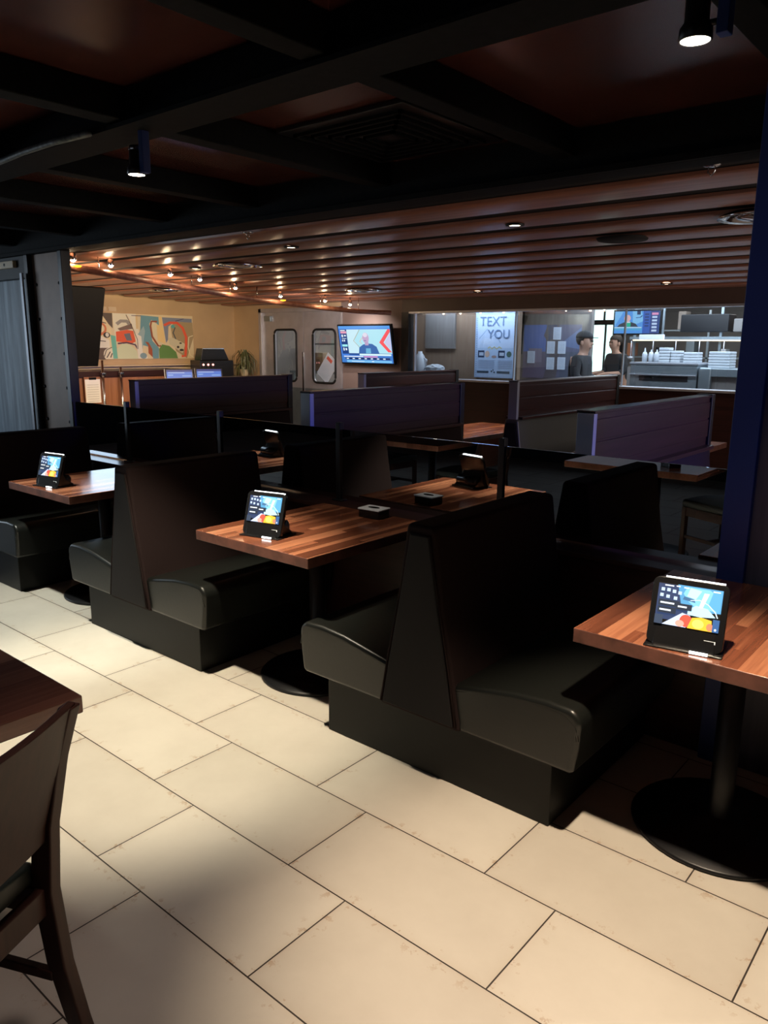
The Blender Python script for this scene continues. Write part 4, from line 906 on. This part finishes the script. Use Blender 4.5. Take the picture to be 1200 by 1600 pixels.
# ------------------------------------------------------------------ people in the kitchen
def skin(name, verts, edges, mat, parent=None, sub=2):
    me = bpy.data.meshes.new(name); me.from_pydata([v[0] for v in verts], edges, []); me.materials.append(MT[mat])
    o = bpy.data.objects.new(name, me); C.objects.link(o)
    if parent: o.parent = parent
    m = o.modifiers.new('skin', 'SKIN'); m.use_smooth_shade = True
    for i, v in enumerate(verts):
        r = v[1]; me.skin_vertices[0].data[i].radius = r if isinstance(r, tuple) else (r, r)
    me.skin_vertices[0].data[0].use_root = True
    s = o.modifiers.new('sub', 'SUBSURF'); s.levels = sub; s.render_levels = sub
    return o
def person(label, loc, rz, pose, cap=True):
    t = thing('person', label, 'person', loc, rz)
    # local: facing +y, z up ; x lateral
    lean = pose
    hd = (0, .05+lean*.9, 1.0)
    v = [((0, 0, .95), (.15, .11)), ((0, lean*.4, 1.15), (.145, .105)), ((0, lean*.8, 1.36), (.155, .11)), ((0, lean+.005, 1.47), (.06, .055)), ((0, lean+.02, 1.525), (.055, .058)), ((0, lean+.030, 1.575), (.068, .088)), ((0, lean+.025, 1.65), (.078, .098)), ((0, lean+.02, 1.715), (.055, .070))]
    e = [(0, 1), (1, 2), (2, 3), (3, 4), (4, 5), (5, 6), (6, 7)]
    for s in (-1, 1):
        b = len(v)
        v += [((s*.10, 0, .86), .085), ((s*.11, .01, .50), .06), ((s*.11, -.01, .10), .042), ((s*.11, .10, .04), .038)]
        e += [(0, b), (b, b+1), (b+1, b+2), (b+2, b+3)]
        b = len(v)
        v += [((s*.17, lean*.8, 1.40), .062), ((s*.225, lean*.7+.02, 1.17), .045), ((s*.16, lean*.7+.27, 1.16), .034), ((s*.14, lean*.7+.34, 1.16), (.030, .016)), ((s*.14, lean*.7+.38, 1.155), (.032, .013))]
        e += [(2, b), (b, b+1), (b+1, b+2), (b+2, b+3), (b+3, b+4)]
        for k, (dx, L_) in enumerate(((-.028, .055), (-.010, .068), (.010, .065), (.028, .050))):
            c = len(v); v += [((s*.14+dx, lean*.7+.40+L_*.5, 1.150), .009), ((s*.14+dx, lean*.7+.395+L_, 1.132), .007)]; e += [(b+4, c), (c, c+1)]
        c = len(v); v += [((s*(.14-.045), lean*.7+.365, 1.150), .010), ((s*(.14-.058), lean*.7+.395, 1.135), .008)]; e += [(b+3, c), (c, c+1)]
    c = len(v); v += [((0, lean+.118, 1.600), .010), ((0, lean+.132, 1.588), .009)]; e += [(5, c), (c, c+1)]          # nose
    skin('body', v, e, 'skin', t)
    # head details: ears, mouth line, eyes
    for s in (-1, 1):
        bm = bmesh.new(); bmesh.ops.create_uvsphere(bm, u_segments=10, v_segments=8, radius=.028)
        for q in bm.verts: q.co = Vector((q.co.x*.35, q.co.y*.7, q.co.z*1.1))
        obj('ear', bm, 'skin', t, smooth=True, loc=(s*.078, lean+.012, 1.605))
        bm = bmesh.new(); bmesh.ops.create_uvsphere(bm, u_segments=8, v_segments=6, radius=.009); obj('eye', bm, 'hair', t, smooth=True, loc=(s*.030, lean+.108, 1.628))
    obj('mouth', B(-.022, .022, lean+.095, lean+.112, 1.548, 1.553), col((.25, .08, .07)), t, bev=.002)
    # shirt
    v = [((0, 0, .93), (.175, .135)), ((0, lean*.4, 1.15), (.165, .13)), ((0, lean*.8, 1.36), (.18, .13)), ((0, lean, 1.46), (.075, .07))]; e = [(0, 1), (1, 2), (2, 3)]
    for s in (-1, 1):
        b = len(v); v += [((s*.175, lean*.8, 1.40), .078), ((s*.225, lean*.7+.02, 1.19), .062), ((s*.20, lean*.7+.12, 1.165), .055)]; e += [(2, b), (b, b+1), (b+1, b+2)]
    skin('shirt', v, e, 'shirt', t)
    v = [((0, 0, .93), (.165, .125))]; e = []
    for s in (-1, 1):
        b = len(v); v += [((s*.10, 0, .84), .105), ((s*.11, .01, .50), .080), ((s*.11, -.01, .09), .065)]; e += [(0, b), (b, b+1), (b+1, b+2)]
    skin('trousers', v, e, 'shirt', t)
    for s in (-1, 1): obj('shoe', B(s*.11-.05, s*.11+.05, -.08, .18, 0, .09), 'rubber', t, bev=.03, seg=3)
    bm = bmesh.new(); bmesh.ops.create_uvsphere(bm, u_segments=20, v_segments=12, radius=1)
    for q in bm.verts:
        q.co = Vector((q.co.x*.083, q.co.y*.103, max(q.co.z, -.75 if q.co.y < .1 else .15)*.100))
    obj('hair', bm, 'hair', t, smooth=True, loc=(0, lean+.012, 1.655))
    if cap:
        bm = bmesh.new(); bmesh.ops.create_uvsphere(bm, u_segments=24, v_segments=12, radius=1)
        for q in bm.verts: q.co = Vector((q.co.x*.087, q.co.y*.108, max(q.co.z, 0)*.088))
        prism(bm, [(x, y) for x, y in ell(0, .085, .065, .085, 20, 0, PI)] , 2, -.004, .004)
        obj('cap', bm, 'shirt', t, smooth=True, loc=(0, lean+.012, 1.668))
    return t
person('worker in a black cap and black shirt facing right behind the kitchen glass', (-.44, 7.12, 0), math.radians(-84), .06)
p2 = person('person in dark clothes standing farther back against the bright window', (-1.02, 9.75, 0), math.radians(150), .10, False)

t = thing('prep_table', 'steel prep table with white tubs seen through the steel door windows', 'table', (-5.0, 7.8, 0))
obj('top', B(-1.0, 1.0, -.3, .3, 1.08, 1.12), 'steel2', t, bev=.004)
for a in (-1, 1):
    for b in (-1, 1): obj('leg', B(a*.95-.02, a*.95+.02, b*.25-.02, b*.25+.02, 0, 1.08), 'steel2', t)
obj('back_shelf', B(-1.0, 1.0, .1, .3, 1.55, 1.58), 'steel2', t)
for a in (-.98, .98): obj('shelf_post', B(a-.015, a+.015, .26, .29, 1.12, 1.58), 'steel2', t)
for k, (x, w_, h, m) in enumerate(((-.75, .10, .22, 'white'), (-.45, .12, .30, 'kbrown'), (-.1, .13, .18, 'white'), (.2, .09, .26, 'steel2'), (.45, .11, .16, 'white'), (.75, .10, .30, 'cab'))):
    tag(obj('storage_tub', B(-w_, w_, -.12, .08, 0, h), m, bev=.01, loc=(-5.0+x, 7.75, 1.122)), 'tub on the prep table behind the steel doors, %s from the left' % ('first', 'second', 'third', 'fourth', 'fifth', 'sixth')[k], 'tub', 'tubs on the prep table')
